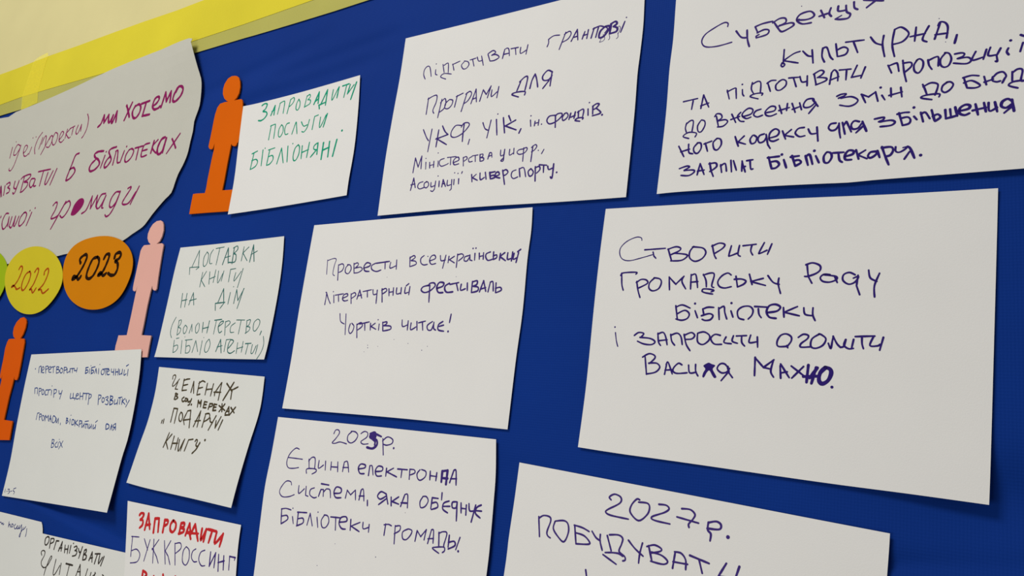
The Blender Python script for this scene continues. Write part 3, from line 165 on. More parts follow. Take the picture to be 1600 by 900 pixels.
 ('chel', 'umber', 1.9, 'w1.6 -4410,-838 -4,38 37,13 19,-28 -29,-79 6,-33 44,21 63,73;w1.6 - -4292,-869 -28,-89;w1.6 -4320,-958 52,-3;- -4179,-832 -1,-136;-4184,-851 50,19 64,8;- -4181,-910 93,18;- -4179,-971 87,10;- -4000,-985 15,131;- -3985,-854 41,-139;- -3873,-852 -5,-154;-3882,-873 59,34 56,-12;- -3870,-931 75,16;- -3877,-1011 57,13;- -3720,-864 -4,-138;- -3606,-866 -13,-144;- -3722,-939 107,13;- -3541,-954 76,107;- -3459,-846 -4,-204;- -3570,-962 128,4;- -3554,-961 7,-43;w2.2 - -3364,-852 118,-88;w2.4 - -3243,-833 -134,-216;w2 - -3252,-920 8,-108;w2 - -3157,-883 -94,-40'),
 ('chel', 'umber', 2.1, 'w2.4 - -4286,-1010 -10,-73;-4296,-1016 47,-3 -19,-25;-4268,-1044 38,-19 -46,-24;-4112,-1050 -33,-22 21,-30 36,8;-4081,-1062 5,-30 28,-3 3,25 -33,12;-4035,-1067 23,-36 29,14;- -3961,-1063 -19,-69;-3980,-1132 -26,-9;w2.6 . -3943,-1130;- -3826,-1074 6,-79;- -3830,-1076 40,-35;- -3791,-1108 20,39;- -3771,-1069 8,-78;- -3706,-1083 -6,-71;- -3706,-1083 51,-2;- -3708,-1117 46,2;- -3712,-1154 53,2;- -3602,-1098 -10,-68;-3601,-1101 53,-1 -3,-23 -49,-13;w2.5 - -3517,-1100 -7,-77;- -3516,-1104 47,0;- -3519,-1139 44,5;- -3524,-1177 55,6;- -3429,-1113 123,-51;- -3329,-1090 -78,-93;- -3380,-1090 24,-90;- -3290,-1196 41,78;- -3249,-1118 23,-74;- -3277,-1172 49,6;- -3210,-1124 73,-56;- -3132,-1116 -82,-95;- -3288,-1215 77,7'),
 ('chel', 'umber', 1.9, '- -4447,-1351 -6,-37;- -4416,-1335 0,-51;- -4274,-1359 10,169;- -4267,-1193 77,-1;- -4190,-1194 -7,-177;-4113,-1233 -19,-46 17,-49 38,-11 17,48 -23,47 -31,13;- -4038,-1323 50,115;- -3988,-1208 58,10;- -3930,-1198 34,-204;- -4034,-1323 130,21;w1.6 - -4033,-1324 34,-50;- -3820,-1383 79,188;- -3741,-1195 -9,-190;- -3809,-1319 98,13;- -3659,-1379 22,158;-3646,-1224 72,7 12,-52 -86,-49;-3542,-1266 14,-41 48,-6;- -3443,-1233 -91,-172;- -3426,-1287 7,-87;- -3419,-1374 68,136;w2 - -3312,-1274 -43,-116'),
 ('chel', 'umber', 1.9, '- -4313,-1667 61,180;- -4196,-1502 -93,-103;- -4286,-1594 70,-87;- -4144,-1523 -16,-156;- -4060,-1537 -10,-141;- -4158,-1608 109,9;-4029,-1555 12,-116 24,-4 50,120;w1.6 - -3932,-1540 -36,-143;- -3893,-1676 37,132;-3856,-1544 80,14;w2 -3728,-1550 15,20 25,-11 -13,-50 33,-13 34,38;w2.2 -3637,-1557 -41,-79 -61,-55;w2.8 . -3553,-1523'),
 ('edyna', 'violet', 1.35, 'w1.2 -1521,-1296 18,38 41,3 17,-33 -44,-62 -36,-39 42,-3 68,19 94,-12;-1278,-1261 -41,-39 6,-51 49,-20 54,28 25,53 -39,33 -61,3;w1.2 -1146,-1268 44,25 46,-12 -5,-43 -69,-48 35,-23 66,9;w2.6 -1020,-1260 55,15 15,-25 -48,-32;w2.6 -998,-1302 73,-14 13,-46 -50,-39 -75,5;w2.6 -1006,-1262 -13,-30 54,-17;w2.2 - -964,-1252 96,-25;w2.2 -986,-1264 33,-11 -18,-35;F -1028,-1267 38,23 46,-8 12,-33 -20,-23 -40,4;w2.4 -977,-1310 35,-21 1,-33;- -809,-1450 -37,157;-845,-1317 58,43 69,-19 -1,-39 -62,-22 -48,6;w2 . -688,-1375'),
 ('edyna', 'violet', 1.35, 'w1.2 -1987,-1495 -57,6 -76,-70 -23,-85 36,-53 78,-1 77,16;w1.2 - -2127,-1593 212,0;- -1818,-1584 22,-90;-1818,-1602 38,40 49,-7 16,-105;-1822,-1728 -4,44 119,11 19,-25 -53,-30;-1669,-1583 8,-78 64,38;- -1575,-1581 14,-89;- -1492,-1581 8,-82;- -1402,-1573 18,-97;- -1487,-1630 97,5;- -1317,-1661 5,94;-1312,-1567 43,7 37,-98;- -1320,-1621 77,7;w1.7 -1103,-1614 75,17 4,28 -60,4 -26,-40 30,-49 58,1;w1.6 - -962,-1664 0,94;-962,-1570 31,-1 28,-82;w1.6 -870,-1617 73,14 2,35 -58,4 -28,-47 28,-46 60,6;w1.6 - -741,-1574 3,-74;- -652,-1563 -79,-43;w1.6 - -731,-1606 131,-35;w1.6 - -600,-1566 121,4;- -545,-1565 1,-77;- -440,-1647 -8,95;-448,-1555 54,1 12,-28 -56,-25;-324,-1547 -29,-39 17,-45 37,-10 50,39 -3,46 -55,13;w1.6 - -198,-1548 7,-78;w1.6 - -119,-1554 0,-73;- -194,-1588 81,-1;w2.6 - -57,-1534 4,-97;w2.6 - 3,-1522 1,-124;w2.4 - -57,-1534 57,12;w2.4 - -56,-1596 71,3;w1.6 - 44,-1627 30,112;w1.6 74,-1515 26,0 20,-126;w1.6 - 49,-1592 69,7'),
 ('edyna', 'violet', 1.35, 'w1.2 -2013,-1867 -21,31 -70,-4 -60,-70 -9,-53 54,-37 97,11 74,29;-1901,-1863 15,-78 71,55;- -1794,-1859 11,-89;-1783,-1948 37,-6;-1673,-1861 -51,-23 1,-50 59,-25 43,10;w1.7 - -1584,-1810 108,-2;w1.6 - -1596,-1937 19,70;- -1577,-1867 36,4;- -1541,-1863 11,-67;w1.5 - -1532,-1884 30,32;-1502,-1852 52,-6 24,-74;w1.7 -1382,-1884 83,15 -1,42 -66,7 -24,-55 36,-46 73,6;- -1222,-1911 9,77;- -1213,-1834 54,-39;- -1159,-1873 55,53;- -1104,-1820 20,-93;w1.6 - -1038,-1908 10,97;-1028,-1811 28,6 28,-105;w1.6 - -1042,-1871 64,7;w1.6 - -927,-1899 10,-50;w1.7 -700,-1812 -68,13 -37,-45 42,-25 67,37;w1.7 - -699,-1814 39,-88;w1.7 - -691,-1858 -86,-64;w1.7 - -631,-1835 15,-78;w1.6 - -538,-1822 -76,-51;w1.7 - -614,-1873 88,-15;w1.6 - -499,-1905 33,113;-466,-1792 35,0 17,-116;w1.7 - -500,-1872 81,6;-246,-1787 -26,-49 17,-50 50,16 28,52 -27,36 -43,-2;w1.6 - -134,-1785 -1,-96;w1.6 - -134,-1783 71,1;w1.6 -131,-1832 54,13 19,-40 -70,-30;w1.5 - -27,-1727 4,-63;w1.6 65,-1790 -58,-26 -3,-52 61,-27;w1.6 - 7,-1844 74,9;w1.7 147,-1787 -43,-11 7,-44 41,3 7,41;w1.7 - 157,-1789 17,-162;w1.6 - 202,-1790 14,-86;w1.6 - 264,-1802 7,-86;- 209,-1836 60,1;w1.6 291,-1786 17,-60 55,7;w1.7 - 367,-1790 -28,-149;w1.7 426,-1783 -44,-26 -8,-51 56,-33;w1.7 - 375,-1837 62,3'),
 ('edyna', 'violet', 1.35, 'w1.6 - -2099,-2122 26,-142;-2102,-2125 67,14 78,-6;w1.6 -2084,-2196 77,17 21,-37 -85,-55;- -1920,-2180 28,-67;. -1934,-2097;w1.6 - -1845,-2134 9,-120;w1.6 - -1857,-2127 134,11;w1.6 -1831,-2189 65,12 11,-45 -86,-40;- -1693,-2235 20,119;- -1673,-2116 57,-116;- -1569,-2142 33,-94;. -1566,-2091;-1473,-2112 -29,-53 25,-60 50,4 31,56 -26,53 -52,6;w1.6 - -1381,-2114 142,8;- -1311,-2110 21,-120;w1.7 -1253,-2149 94,22 -14,39 -66,-15 -15,-58 43,-42 53,0;w1.6 - -1105,-2104 12,-100;- -979,-2115 -116,-52;w1.6 - -1092,-2164 118,-37;-940,-2110 12,-58 66,21;- -858,-2119 5,-72;w1.5 - -651,-2088 -2,-103;-671,-2097 53,11 41,-8;- -514,-2250 -17,164;-530,-2092 59,11 1,-42 -61,-38;-374,-2097 -56,-34 11,-57 45,-3 44,48 8,40 -44,9;w1.5 - -269,-2191 9,96;- -260,-2095 51,-47;- -209,-2142 55,70;- -154,-2072 -11,-93;- -119,-2191 25,125;-94,-2066 25,-3 12,-109;- -122,-2149 64,12;w1.6 - -4,-2077 16,-114;-6,-2086 47,22 46,-9 -19,-103 12,-23;23,-2255 -79,32 37,15 90,13 13,-29 -22,-19;w1.7 - 117,-2085 2,-102;w1.7 117,-2147 61,18 14,-35 -70,-39;- 238,-2087 -31,-109;w2 . 236,-2206;w.9 . -717,-2400;w.7 . -1462,-2594;w.6 . -431,-1955;w.6 . -1266,-2358'),
 ('subv', 'violet', 1.35, '2403,2521 1,32 -38,13 -84,-33 -79,-46 -28,-63 36,-58 105,-18 132,12;w1.7 2482,2460 46,-68 45,-15;w1.7 2577,2448 8,-92 19,-69;w1.7 2791,2484 -81,-3 -64,-16;w1.6 - 2646,2465 25,-63;w1.6 2665,2403 59,18 40,-15 -16,-36 -86,-13;w1.6 2662,2357 -3,16 23,11;w1.7 - 2807,2467 46,-81;w1.6 2794,2470 55,27 47,-8 5,-39 -60,-25;w1.7 2851,2431 95,5 23,-25 -42,-26 -52,-16 -24,20;w1.7 2997,2450 62,-12 51,6 21,25 -34,39 -71,-7 -32,-31 3,-32 43,-34 68,-4;w2 . 3007,2450;w1.8 - 3182,2496 29,-72;w1.8 3260,2500 -12,-47 17,-30;w1.8 - 3170,2444 81,14;w1.8 3317,2503 1,-45 54,-5;w1.8 3376,2495 6,-58 28,-27 -17,-33 -58,2 -39,11;w1.3 3296,2390 48,23;w1.8 3436,2512 4,-52 24,-21;w1.7 3510,2512 67,-21 75,-20;w1.8 - 3596,2486 -65,-47;w.8 . 3026,2572'),
 ('subv', 'deep', 1.9, 'w1.7 - 2900,2198 -4,-131;w1.7 2887,2080 -7,-24 14,-14 15,17 -14,22;w1.6 3028,2155 -51,-11 -75,-45;- 2902,2095 114,-42;3051,2153 40,-49 35,-12;- 3124,2150 11,-120;3223,2022 -20,54 4,73;3207,2146 32,1 26,-83 23,-33;- 3307,2166 14,-115;3316,2108 50,17 33,-26 -17,-41 -58,-8;- 3382,2165 135,-9;- 3441,2152 31,-96;3565,2171 36,-58 51,-29;3660,2164 -8,-78 16,-104;3737,2200 -16,-123 17,-109;3736,2199 46,11 45,-43 7,-37 -41,-46 -65,-10;- 3887,2186 -10,-116;3974,2177 -32,-65 -10,-43 28,-22;- 3846,2114 103,5;- 4013,2059 37,126;4037,2167 13,27 34,-14 17,-44 -9,-85;- 4016,2094 84,-4;w2.2 - 4160,2062 -15,-65;w.8 . 4043,2224;w.7 . 4086,2019'),
 ('subv', 'deep', 1.8, 'w1.7 - 2046,1864 128,10;- 2135,1856 -9,-77;- 2210,1775 17,124;- 2227,1899 53,-123;- 2208,1799 70,16;w1.6 2435,1908 22,-85;w1.6 2436,1893 68,24 8,-30 6,-70;w1.6 2566,1892 4,-42 12,-20;w1.8 . 2563,1940;w1.6 2648,1943 -6,-58 21,-47;w1.6 2651,1927 42,18 26,-19 0,-90;w1.6 2703,1784 -68,32 42,19 59,-5 -3,-18;w1.7 - 2776,1920 26,-85;w1.7 2771,1913 34,19 39,-4;w1.7 2873,1914 -28,-30 5,-41 32,-10 42,32 3,40 -28,20 -31,-13;- 2948,1930 81,-7;- 2986,1920 23,-78;3036,1927 17,-51 41,-1;- 3094,1923 1,-88;- 3147,1930 18,-98;3143,1928 52,25 27,-17 -16,-25 -34,-19;3177,1894 62,-17 -2,-24 -75,-23;- 3268,1818 13,98;3281,1916 22,21 25,-37 1,-64;- 3270,1852 66,19;- 3340,1928 85,-7;- 3394,1923 -4,-89;3471,1945 -40,-97;3431,1848 69,4;- 3531,1919 -31,-89;3694,1902 25,-69;3696,1895 49,14 15,-8 10,-64;3797,1923 9,-96 16,-85;3799,1899 53,-3 3,-35 -49,-44;3895,1907 -21,-39 4,-49 27,-21 27,37 4,51 -23,28 -22,-9;3969,1894 7,-46 19,-37;3969,1887 51,21 19,-9 -2,-68;4084,1927 -30,-41 -2,-47 23,-26 31,10 17,49 -14,47 -28,12;4146,1907 42,1 20,-11 -10,-19 -35,-12;4171,1865 58,-1 22,-28 -31,-22 -82,20;4280,1900 -23,-65 73,12;- 4348,1904 -21,-76;4373,1915 -15,-62 52,-5;- 4436,1896 -26,-55;4410,1841 4,-45 -11,2;w2 4483,1886 -10,-27 11,-25;w2.2 . 4498,1944;- 4572,1911 -18,-66;w2.2 4560,1975 27,-18;w2 - 4624,1903 -17,-67'),
 ('subv', 'deep', 1.8, 'w1.6 2091,1654 -9,-45 11,-40;w1.6 2086,1643 38,29 27,-12 -7,-98;w1.6 2119,1506 -53,26 49,31 70,-16 -9,-34;w1.6 2217,1658 -25,-46 9,-52 29,-4 27,52 -5,42 -29,14;w1.7 - 2354,1680 23,-98;w1.7 2339,1677 17,24 36,-9 11,-34 -37,-24;w1.7 2366,1632 66,4 23,-23 -36,-34 -50,-1;- 2488,1677 37,-80;2563,1683 -25,-33 22,-44 35,-11;- 2482,1629 73,18;2580,1641 69,13 16,37 -35,19 -42,-27 -11,-33 36,-31 39,8;2732,1686 -42,-11 -16,-32 30,-23 43,9;2781,1647 62,8 6,33 -39,9 -40,-37 7,-35 37,-14 46,13;- 2880,1697 23,-77;- 2946,1703 -5,-62;- 2879,1650 84,14;- 2983,1697 27,-82;- 3042,1693 17,-63;- 2987,1644 61,16;3154,1699 -10,15 -45,-2 -25,-37 8,-29 44,-1 41,34;w2.2 - 3146,1702 39,-62;- 3167,1652 -50,-64;3327,1703 30,11 38,-1 -14,-16 -42,-13;3358,1681 75,1 49,-35 -19,-32 -47,-12 -66,20;- 3508,1688 30,-74;- 3507,1689 52,-30;- 3559,1659 51,34;3608,1693 18,-81;3654,1656 21,-41;w2.2 . 3644,1723;- 3716,1706 3,-74;- 3785,1700 8,-80;- 3704,1646 91,15;3934,1698 14,-39 15,-52;3937,1678 50,23 44,-15 2,-32 -17,-56;3994,1564 -71,25 30,17 89,-3 0,-25;4096,1687 -29,-23 -7,-37 23,-20 34,20 18,35 -18,24 -25,1;- 4203,1703 20,-84;4198,1704 54,9 46,-11;4203,1662 49,10 53,-45 -29,-17 -53,9;- 4331,1690 13,-67;- 4332,1645 56,14;4386,1673 26,28 35,4 19,-32 -10,-23 -14,-30;4384,1678 -3,-28 26,-16 23,3;4504,1696 -2,-68;4503,1686 33,24 29,-13 -11,-75 18,-10;4533,1564 -53,29 31,24 71,-5 20,-33;- 4611,1646 6,-70'),
 ('subv', 'deep', 1.9, '- 2034,1444 53,-103;2123,1451 7,-75 36,-18;- 2055,1389 79,16;2203,1452 -32,-40 9,-42 29,-12 28,40 -5,48 -32,9;- 2272,1443 24,-78;2261,1436 66,18;2370,1471 -29,-33 11,-57 30,-13 30,43 -7,48 -32,15;w2.1 - 2528,1468 31,-90;- 2604,1463 -50,-47;- 2554,1416 65,-28;2675,1459 -20,-34 13,-38 31,7 11,41 -25,25;2769,1459 -36,-10 -12,-33 15,-30 36,10 19,43;w2 - 2785,1453 18,-93;2803,1360 21,-36;w2 2811,1416 63,13 15,38 -33,24 -40,-31 -3,-56 32,-20 42,12;- 2916,1465 27,-75;- 2986,1467 -56,-45;- 2935,1423 71,-23;3085,1471 -44,-3 -23,-36 33,-35 42,2;3118,1453 21,-43 39,-3;w2 - 3184,1460 11,-120;w2 3325,1474 -38,-3 -15,-31 22,-25 33,6 22,38;w2 - 3349,1469 4,-73;3353,1396 9,-52;w2 - 3374,1471 20,-99;w2 - 3401,1476 -17,-30;w2 - 3405,1473 35,-89;w2 3496,1461 -35,11 -22,-29 10,-36 37,0 28,36;w2.4 - 3519,1458 30,-83;w2 - 3529,1424 -54,-53;w2 3606,1466 64,5 -4,-19 -31,-13;w2 3644,1437 76,2 28,-20 -28,-22 -73,0;w2 - 3775,1490 24,-102;w2 3763,1482 44,6 37,-3;w2 3788,1444 45,4 20,-24 -10,-30 -44,-9;w2.2 - 3877,1446 19,-28;w2.4 . 3876,1519;w2 3922,1472 16,-77;w2 3924,1458 29,9 29,-54;w2.2 - 3994,1480 19,-87;w2.2 4002,1427 31,13 19,-26 -35,-27;w2.2 4083,1467 4,-70;w2.2 - 4087,1397 37,6;- 4114,1468 6,-66;w2.2 - 4120,1402 40,9;w2.2 - 4147,1478 13,-72;w2.4 4176,1444 54,8 10,24 -28,11 -34,-21 -4,-40 32,-20 30,10;w2.2 - 4275,1482 15,-86;w2.2 - 4328,1484 11,-71;w2.2 - 4257,1434 82,11;w2 4356,1479 5,-65 47,20;w2.2 - 4395,1478 13,-76;w2.4 4494,1474 -23,16 -31,-17 -6,-34 28,-16 35,21;w2.4 - 4498,1480 11,-89;w2 - 4497,1427 -47,-42'),
 ('subv', 'deep', 1.9, '2055,1234 65,16 26,-11 -46,-24;2100,1212 80,-4 10,-21 -46,-26 -70,9;- 2219,1159 20,101;- 2239,1260 41,-104;- 2221,1193 58,4;w2.1 - 2323,1256 16,-73;2339,1183 22,-52;w2.1 2318,1248 55,2 13,-30 -26,-25 -32,-17;- 2419,1228 12,-69;2419,1217 38,18 15,-69;- 2504,1258 11,-103;- 2526,1253 29,-88;- 2601,1152 -2,87;2599,1241 10,-37 21,-63;w2.1 - 2599,1186 29,4;w2 - 2638,1239 50,3;w2 2665,1237 9,-72 18,-4;w2.4 - 2815,1249 28,-102;w2.4 - 2808,1245 91,1;w2.4 2828,1204 51,2 23,-30 -26,-27 -33,-2;w2.4 - 2937,1212 22,-70;w2.6 . 2920,1259;w2.4 - 3001,1238 27,-90;w2.4 - 2991,1229 64,2;w2.4 3015,1193 39,3 18,-24 -41,-24;w2.4 - 3105,1225 21,-81;w2.4 3107,1217 29,15 24,-83;w2.2 - 3183,1215 25,-59;w2.6 . 3171,1260;w2.2 3261,1233 -18,-32 6,-46 29,-7 24,40 -8,38 -28,12;w2.2 - 3311,1224 79,-4;w2.2 3351,1219 9,-59 21,-21;w2.4 3403,1184 51,12 6,26 -35,8 -25,-33 4,-39 43,-6;w2.2 - 3479,1227 19,-75;- 3546,1218 -55,-32;- 3495,1183 62,-36;w2.2 3619,1198 -38,-2 -17,-29 18,-17 35,20 15,30;w2.2 - 3630,1202 16,-56;w2.2 3661,1229 23,-77 25,-72;w2.2 3659,1222 64,-1 15,-29 -19,-36 -31,-7;w1.8 3755,1217 1,-35 24,-11 34,16 23,23;w2.4 3836,1210 19,-20 27,-77;w2 - 3849,1167 -34,-54;w1.4 3805,1205 26,5;w2.6 . 3923,1130'),
 ('stv', 'deep', 1.75, 'w1.1 1758,606 -8,24 -48,8 -83,-32 -56,-55 -4,-59 32,-48 69,-16 106,20 101,24;- 1793,519 188,4;- 1871,495 10,-35;1881,460 20,-21;w1.9 - 2006,516 39,-108;2004,513 69,19 43,-14 -12,-24 -71,-30;2066,476 102,-16 7,-22 -48,-28 -92,0;2231,527 -31,-43 2,-55 48,-32 59,21 29,48 -24,40 -61,14 -33,2;2389,529 21,-83 18,-33;2386,520 61,23 46,-14 -16,-32 -64,-40;2549,515 -16,-74 6,-12 68,24;2615,514 -9,-72 20,-19;- 2644,510 104,7;2715,512 -7,-48 17,-35;2813,527 -37,-77 4,-11 56,24;- 2872,514 -31,-85'),
 ('stv', 'deep', 1.75, '1594,319 10,-100 18,-54;1587,298 22,22 123,1 -4,-17;1742,240 19,-81 23,-61;1740,230 42,26 48,-7 11,-30 -81,-40;1899,262 -37,-38 -2,-47 36,-24 51,18 21,50 -16,34 -53,12;- 2045,159 -11,112;- 2034,269 64,-65;- 2097,206 67,66;2162,270 -13,-43 37,-64;- 2228,162 -3,123;2228,279 35,6 16,-62 8,-51;- 2224,219 62,4;2329,283 25,-51 7,-56;2329,276 59,16 33,-14 -16,-91 19,-18;2327,141 10,18 59,-4 30,-11 -23,-10;2328,138 27,-11 62,-12;2560,270 -29,17 -46,-22 -31,-47 15,-40 43,-15 54,10;- 2600,258 17,-89;w1.9 2589,233 54,1 38,-17 -16,-26 -48,-22;w1.9 - 2707,271 25,-84;- 2817,234 -97,-23;- 2720,211 117,-35;2853,255 42,-55 47,-18;2938,232 -3,-48 20,-74'),
 ('stv', 'deep', 1.75, '3146,333 6,-56 6,-40;3158,237 27,-52;w1.9 3138,332 48,13 52,-22 5,-35 -31,-28 -57,-20 -25,0;3314,247 -45,4 -24,-26 20,-28 50,-7 46,19 -6,24 -86,15;- 3347,236 20,-51;3490,241 -39,19 -40,-16 -4,-43 41,-31 45,17 21,41 -35,-13;- 3511,237 -9,-80;3502,157 23,-68;3583,273 12,-59 45,-28;3657,247 -33,-93 2,-84'),
 ('stv', 'deep', 1.75, '- 2111,22 22,-118;2112,9 54,19 70,-28;2127,-47 64,29 40,-28 -13,-39 -48,-16 -51,11;- 2279,-22 24,-58;w2.2 . 2275,38;w1.9 - 2343,-7 10,-41;w1.9 2343,-9 41,15 50,-2;w1.9 2336,-64 62,17 33,-16 -19,-33 -42,-7 -27,10;- 2474,2 10,-98;2475,-10 41,22 10,-49 19,-54;- 2575,-25 19,-51;w2.2 . 2576,38;2681,-97 -42,16 -10,54 36,33 55,4 29,-28 -5,-41 -28,-33;w1.9 - 2762,8 95,-6;2791,-11 7,-43 19,-28;w2.1 2867,-41 67,11 25,31 -37,22 -48,-11 -19,-46 23,-43 51,-10;w1.9 - 2982,-3 7,-74;- 3086,4 -98,-44;w1.9 - 2991,-40 111,-28;3133,-6 11,-50 56,-12;3200,-7 0,-54 18,-44'),
 ('stv', 'deep', 1.75, 'w1.2 1584,-208 15,-69 18,-51;w1.6 . 1575,-160;1762,-231 37,25 47,-8 -20,-29;1814,-247 93,-9 45,-27 -29,-24 -69,4 -60,23;1972,-210 11,-73 21,-31;1972,-218 44,15 26,-36 18,-68;- 1983,-274 74,9;2085,-220 13,-56 27,-33;2085,-228 54,19 35,-29 16,-65;2200,-219 23,-81 36,-52;2201,-227 58,24 31,-23 -22,-29 -54,-5;2313,-210 5,-68 44,-22 47,34 3,41 -46,28 -53,-11;2501,-224 -45,7 -31,-34 31,-43 59,-2;2548,-237 -14,-43 58,-10;2607,-226 -8,-43 43,-17;- 2630,-228 79,4;2672,-228 3,-50 24,-29;2742,-220 -9,-58 58,6;- 2794,-234 6,-80'),
 ('stv', 'deep', 1.75, '3020,-307 29,42 -1,36 -38,21 -40,-13 -24,-45 10,-39 70,2;- 3020,-298 7,-17;3101,-234 36,24 36,-9 -7,-26 -44,-37 1,-26 75,4;3249,-209 -49,-36 -6,-56 36,-14 49,24 20,47 -28,29 -22,9;3317,-276 18,-40 9,55 7,39;3349,-223 28,-55 25,-27;3402,-305 24,10 13,49;3436,-246 -10,-43 31,-25 34,3;- 3491,-245 -13,-66;w1.9 - 3502,-224 130,5;3547,-224 1,-51 10,-37;3625,-221 -24,-67 51,-2 15,11;- 3689,-228 -23,-93'),
 ('stv', 'deep', 1.75, '- 1875,-411 24,-146;1852,-414 55,30 48,-12 6,-26 -47,-46;1911,-463 70,1 30,-33 -35,-41 -78,-18;- 2057,-551 11,81;2065,-470 15,19 43,-95;- 2058,-517 62,6;2199,-469 -30,12 -36,-35 -5,-31 36,-17 83,8;2256,-470 13,-61 55,7;2314,-463 4,-54 21,-37;F 2378,-472 20,17 24,10 23,-10 30,-11 -19,-28 17,-33 17,-30 -17,-9 -20,23 -23,35 -20,-16 -20,-39 -15,5 7,33 14,29;2578,-480 -30,29 -36,-3 -20,-37 35,-31 40,6 24,30;w2.2 - 2575,-473 13,-45;2585,-518 32,-39;- 2580,-518 -51,-66'),
 ('stv', 'deep', 1.9, '- 2785,-394 2,-141;- 2785,-397 67,-73;- 2852,-470 50,-10;- 2852,-470 76,61;2925,-411 -17,-85 23,-46;- 2984,-547 -8,95;w2 - 2979,-440 67,-101;- 2982,-508 48,10;- 3058,-453 103,-78;- 3147,-454 -82,-90;w2.6 - 3181,-443 -9,-128;w2.6 - 3237,-459 -30,-119;w2.6 - 3148,-529 111,7;w3 - 3246,-461 -53,-78;w3.6 3301,-458 -35,-41 -6,-55 24,-23 39,26 20,52 -10,32 -33,11;w2.4 . 3351,-599'),
 ('byuduv', 'violet', 1.5, 'w1.5 1677,-1591 -17,21 45,27 56,-19 -5,-46 -103,-63 -13,-24 49,-17 153,-10;1925,-1562 -26,2 -41,-52 -4,-57 75,-53 69,55 16,57 -23,30 -74,-1;2090,-1577 60,0 26,-24 -36,-32 -101,-45 23,-24 129,-11;2279,-1587 69,1 39,-32 -17,-40 -28,-35 4,-25;- 2244,-1653 175,-24;w1.7 2495,-1661 -2,-55 26,-27 -3,-50;w1.7 2495,-1663 61,16 36,-19 -11,-35 -93,-5;w2.6 . 2650,-1747'),
 ('byuduv', 'violet', 1.5, '- 1018,-1806 27,-160;1021,-1820 42,28 60,-3 15,-33 -25,-86 9,-34 28,-15;1180,-1826 -10,-57 43,-52 67,-41 35,78 -11,68 -43,22 -78,-14;w1.6 - 1368,-1831 26,-138;1363,-1831 77,-10 65,-22;1381,-1889 79,-12 53,-38 -4,-23 -114,-13;1531,-1857 41,-45 41,-19;1608,-1872 3,-53 25,-65;- 1670,-1872 45,-110;1689,-1863 77,9 40,-21 -6,-45 -16,-57 50,-31 8,-26 -20,-10;- 1664,-2004 53,8;1717,-1996 63,2 39,-16;- 1646,-2022 122,-56;1857,-1882 60,-54 74,-47;1977,-1886 -16,-81 -4,-73;w1.7 - 2030,-1898 35,-109;2016,-1906 61,20 57,-18 -6,-22 -70,-23;2058,-1942 84,-12 52,-37 -35,-26 -104,7;w1.6 - 2237,-2033 13,122;2244,-1912 53,-3 39,-43 5,-69;- 2238,-1986 115,-1;w1.7 - 2367,-1920 152,-35;- 2440,-1939 31,-93;w1.7 - 2649,-1934 -54,-99;w1.5 2595,-2033 71,2 53,6;w1.8 - 2746,-1942 -27,-93;- 1505,-2162 20,-76'),
 ('zapr', 'red', 3.4, '-4499,-2488 26,24 52,-2 -10,-42 -39,-31;-4466,-2538 51,-3 9,-51 -45,-39;- -4343,-2638 14,186;- -4329,-2452 79,-167;- -4342,-2586 83,19;- -4167,-2646 -21,160;- -4190,-2491 82,13;- -4111,-2481 28,-147;- -3995,-2619 -4,140;-4003,-2485 60,5 4,-39 -60,-33;-3845,-2470 -32,-46 11,-60 53,-18 36,46 -9,55 -50,24;- -3691,-2594 0,116;-3691,-2478 57,7 2,-35 -52,-24;-3679,-2529 56,-4 -2,-35 -75,-27;- -3575,-2598 35,137;- -3539,-2463 54,-111;- -3561,-2565 86,16;- -3480,-2563 39,106;- -3440,-2459 101,-165;w2.8 - -3551,-2567 196,19;- -3518,-2557 48,-64;-3306,-2488 12,-122 57,113;- -3232,-2485 -11,-133;- -3205,-2480 147,-3;- -3127,-2482 -27,-134;-3050,-2491 2,-121 107,113;- -2938,-2493 -22,-136'),
 ('zapr', 'violet', 1.4, '- -4568,-2747 148,14;- -4549,-2744 26,-141;- -4523,-2885 17,-83;-4510,-2902 91,29 81,-47 -23,-85 -129,-35;- -4313,-2738 105,-112;- -4200,-2733 -38,-247;- -4130,-2718 65,-258;- -4037,-2710 -91,-125;w2 - -4128,-2823 34,-15;- -4110,-2830 89,-65;- -4021,-2895 58,-66;- -3931,-2706 98,-245;- -3814,-2690 -69,-128;- -3881,-2812 74,-50;- -3807,-2862 60,-81;- -3732,-2706 77,-228;-3727,-2709 90,19 28,-55 -83,-69;-3522,-2714 -36,-56 21,-105 68,-30 36,67 -24,94 -62,31;-3347,-2712 -47,-34 -1,-64 52,-38 54,9;-3191,-2703 -63,-33 -10,-76 60,-56 62,9;w1.8 - -3088,-2706 19,-147;w1.8 - -3069,-2853 69,152;w1.8 - -3003,-2704 16,-153;w1.7 - -2949,-2711 39,-169;w1.8 - -2861,-2712 31,-142;w1.8 - -2936,-2795 98,33;- -2766,-2705 24,-137;w1.9 - -2766,-2705 94,2;- -2675,-2703 -5,-30'),
 ('zapr', 'red', 3.4, '- -4201,-3212 -14,125;-4215,-3087 56,-9 24,-28 -50,-36;- -3984,-3176 -13,64;- -3835,-3066 36,-68;- -3611,-3055 36,-53'),
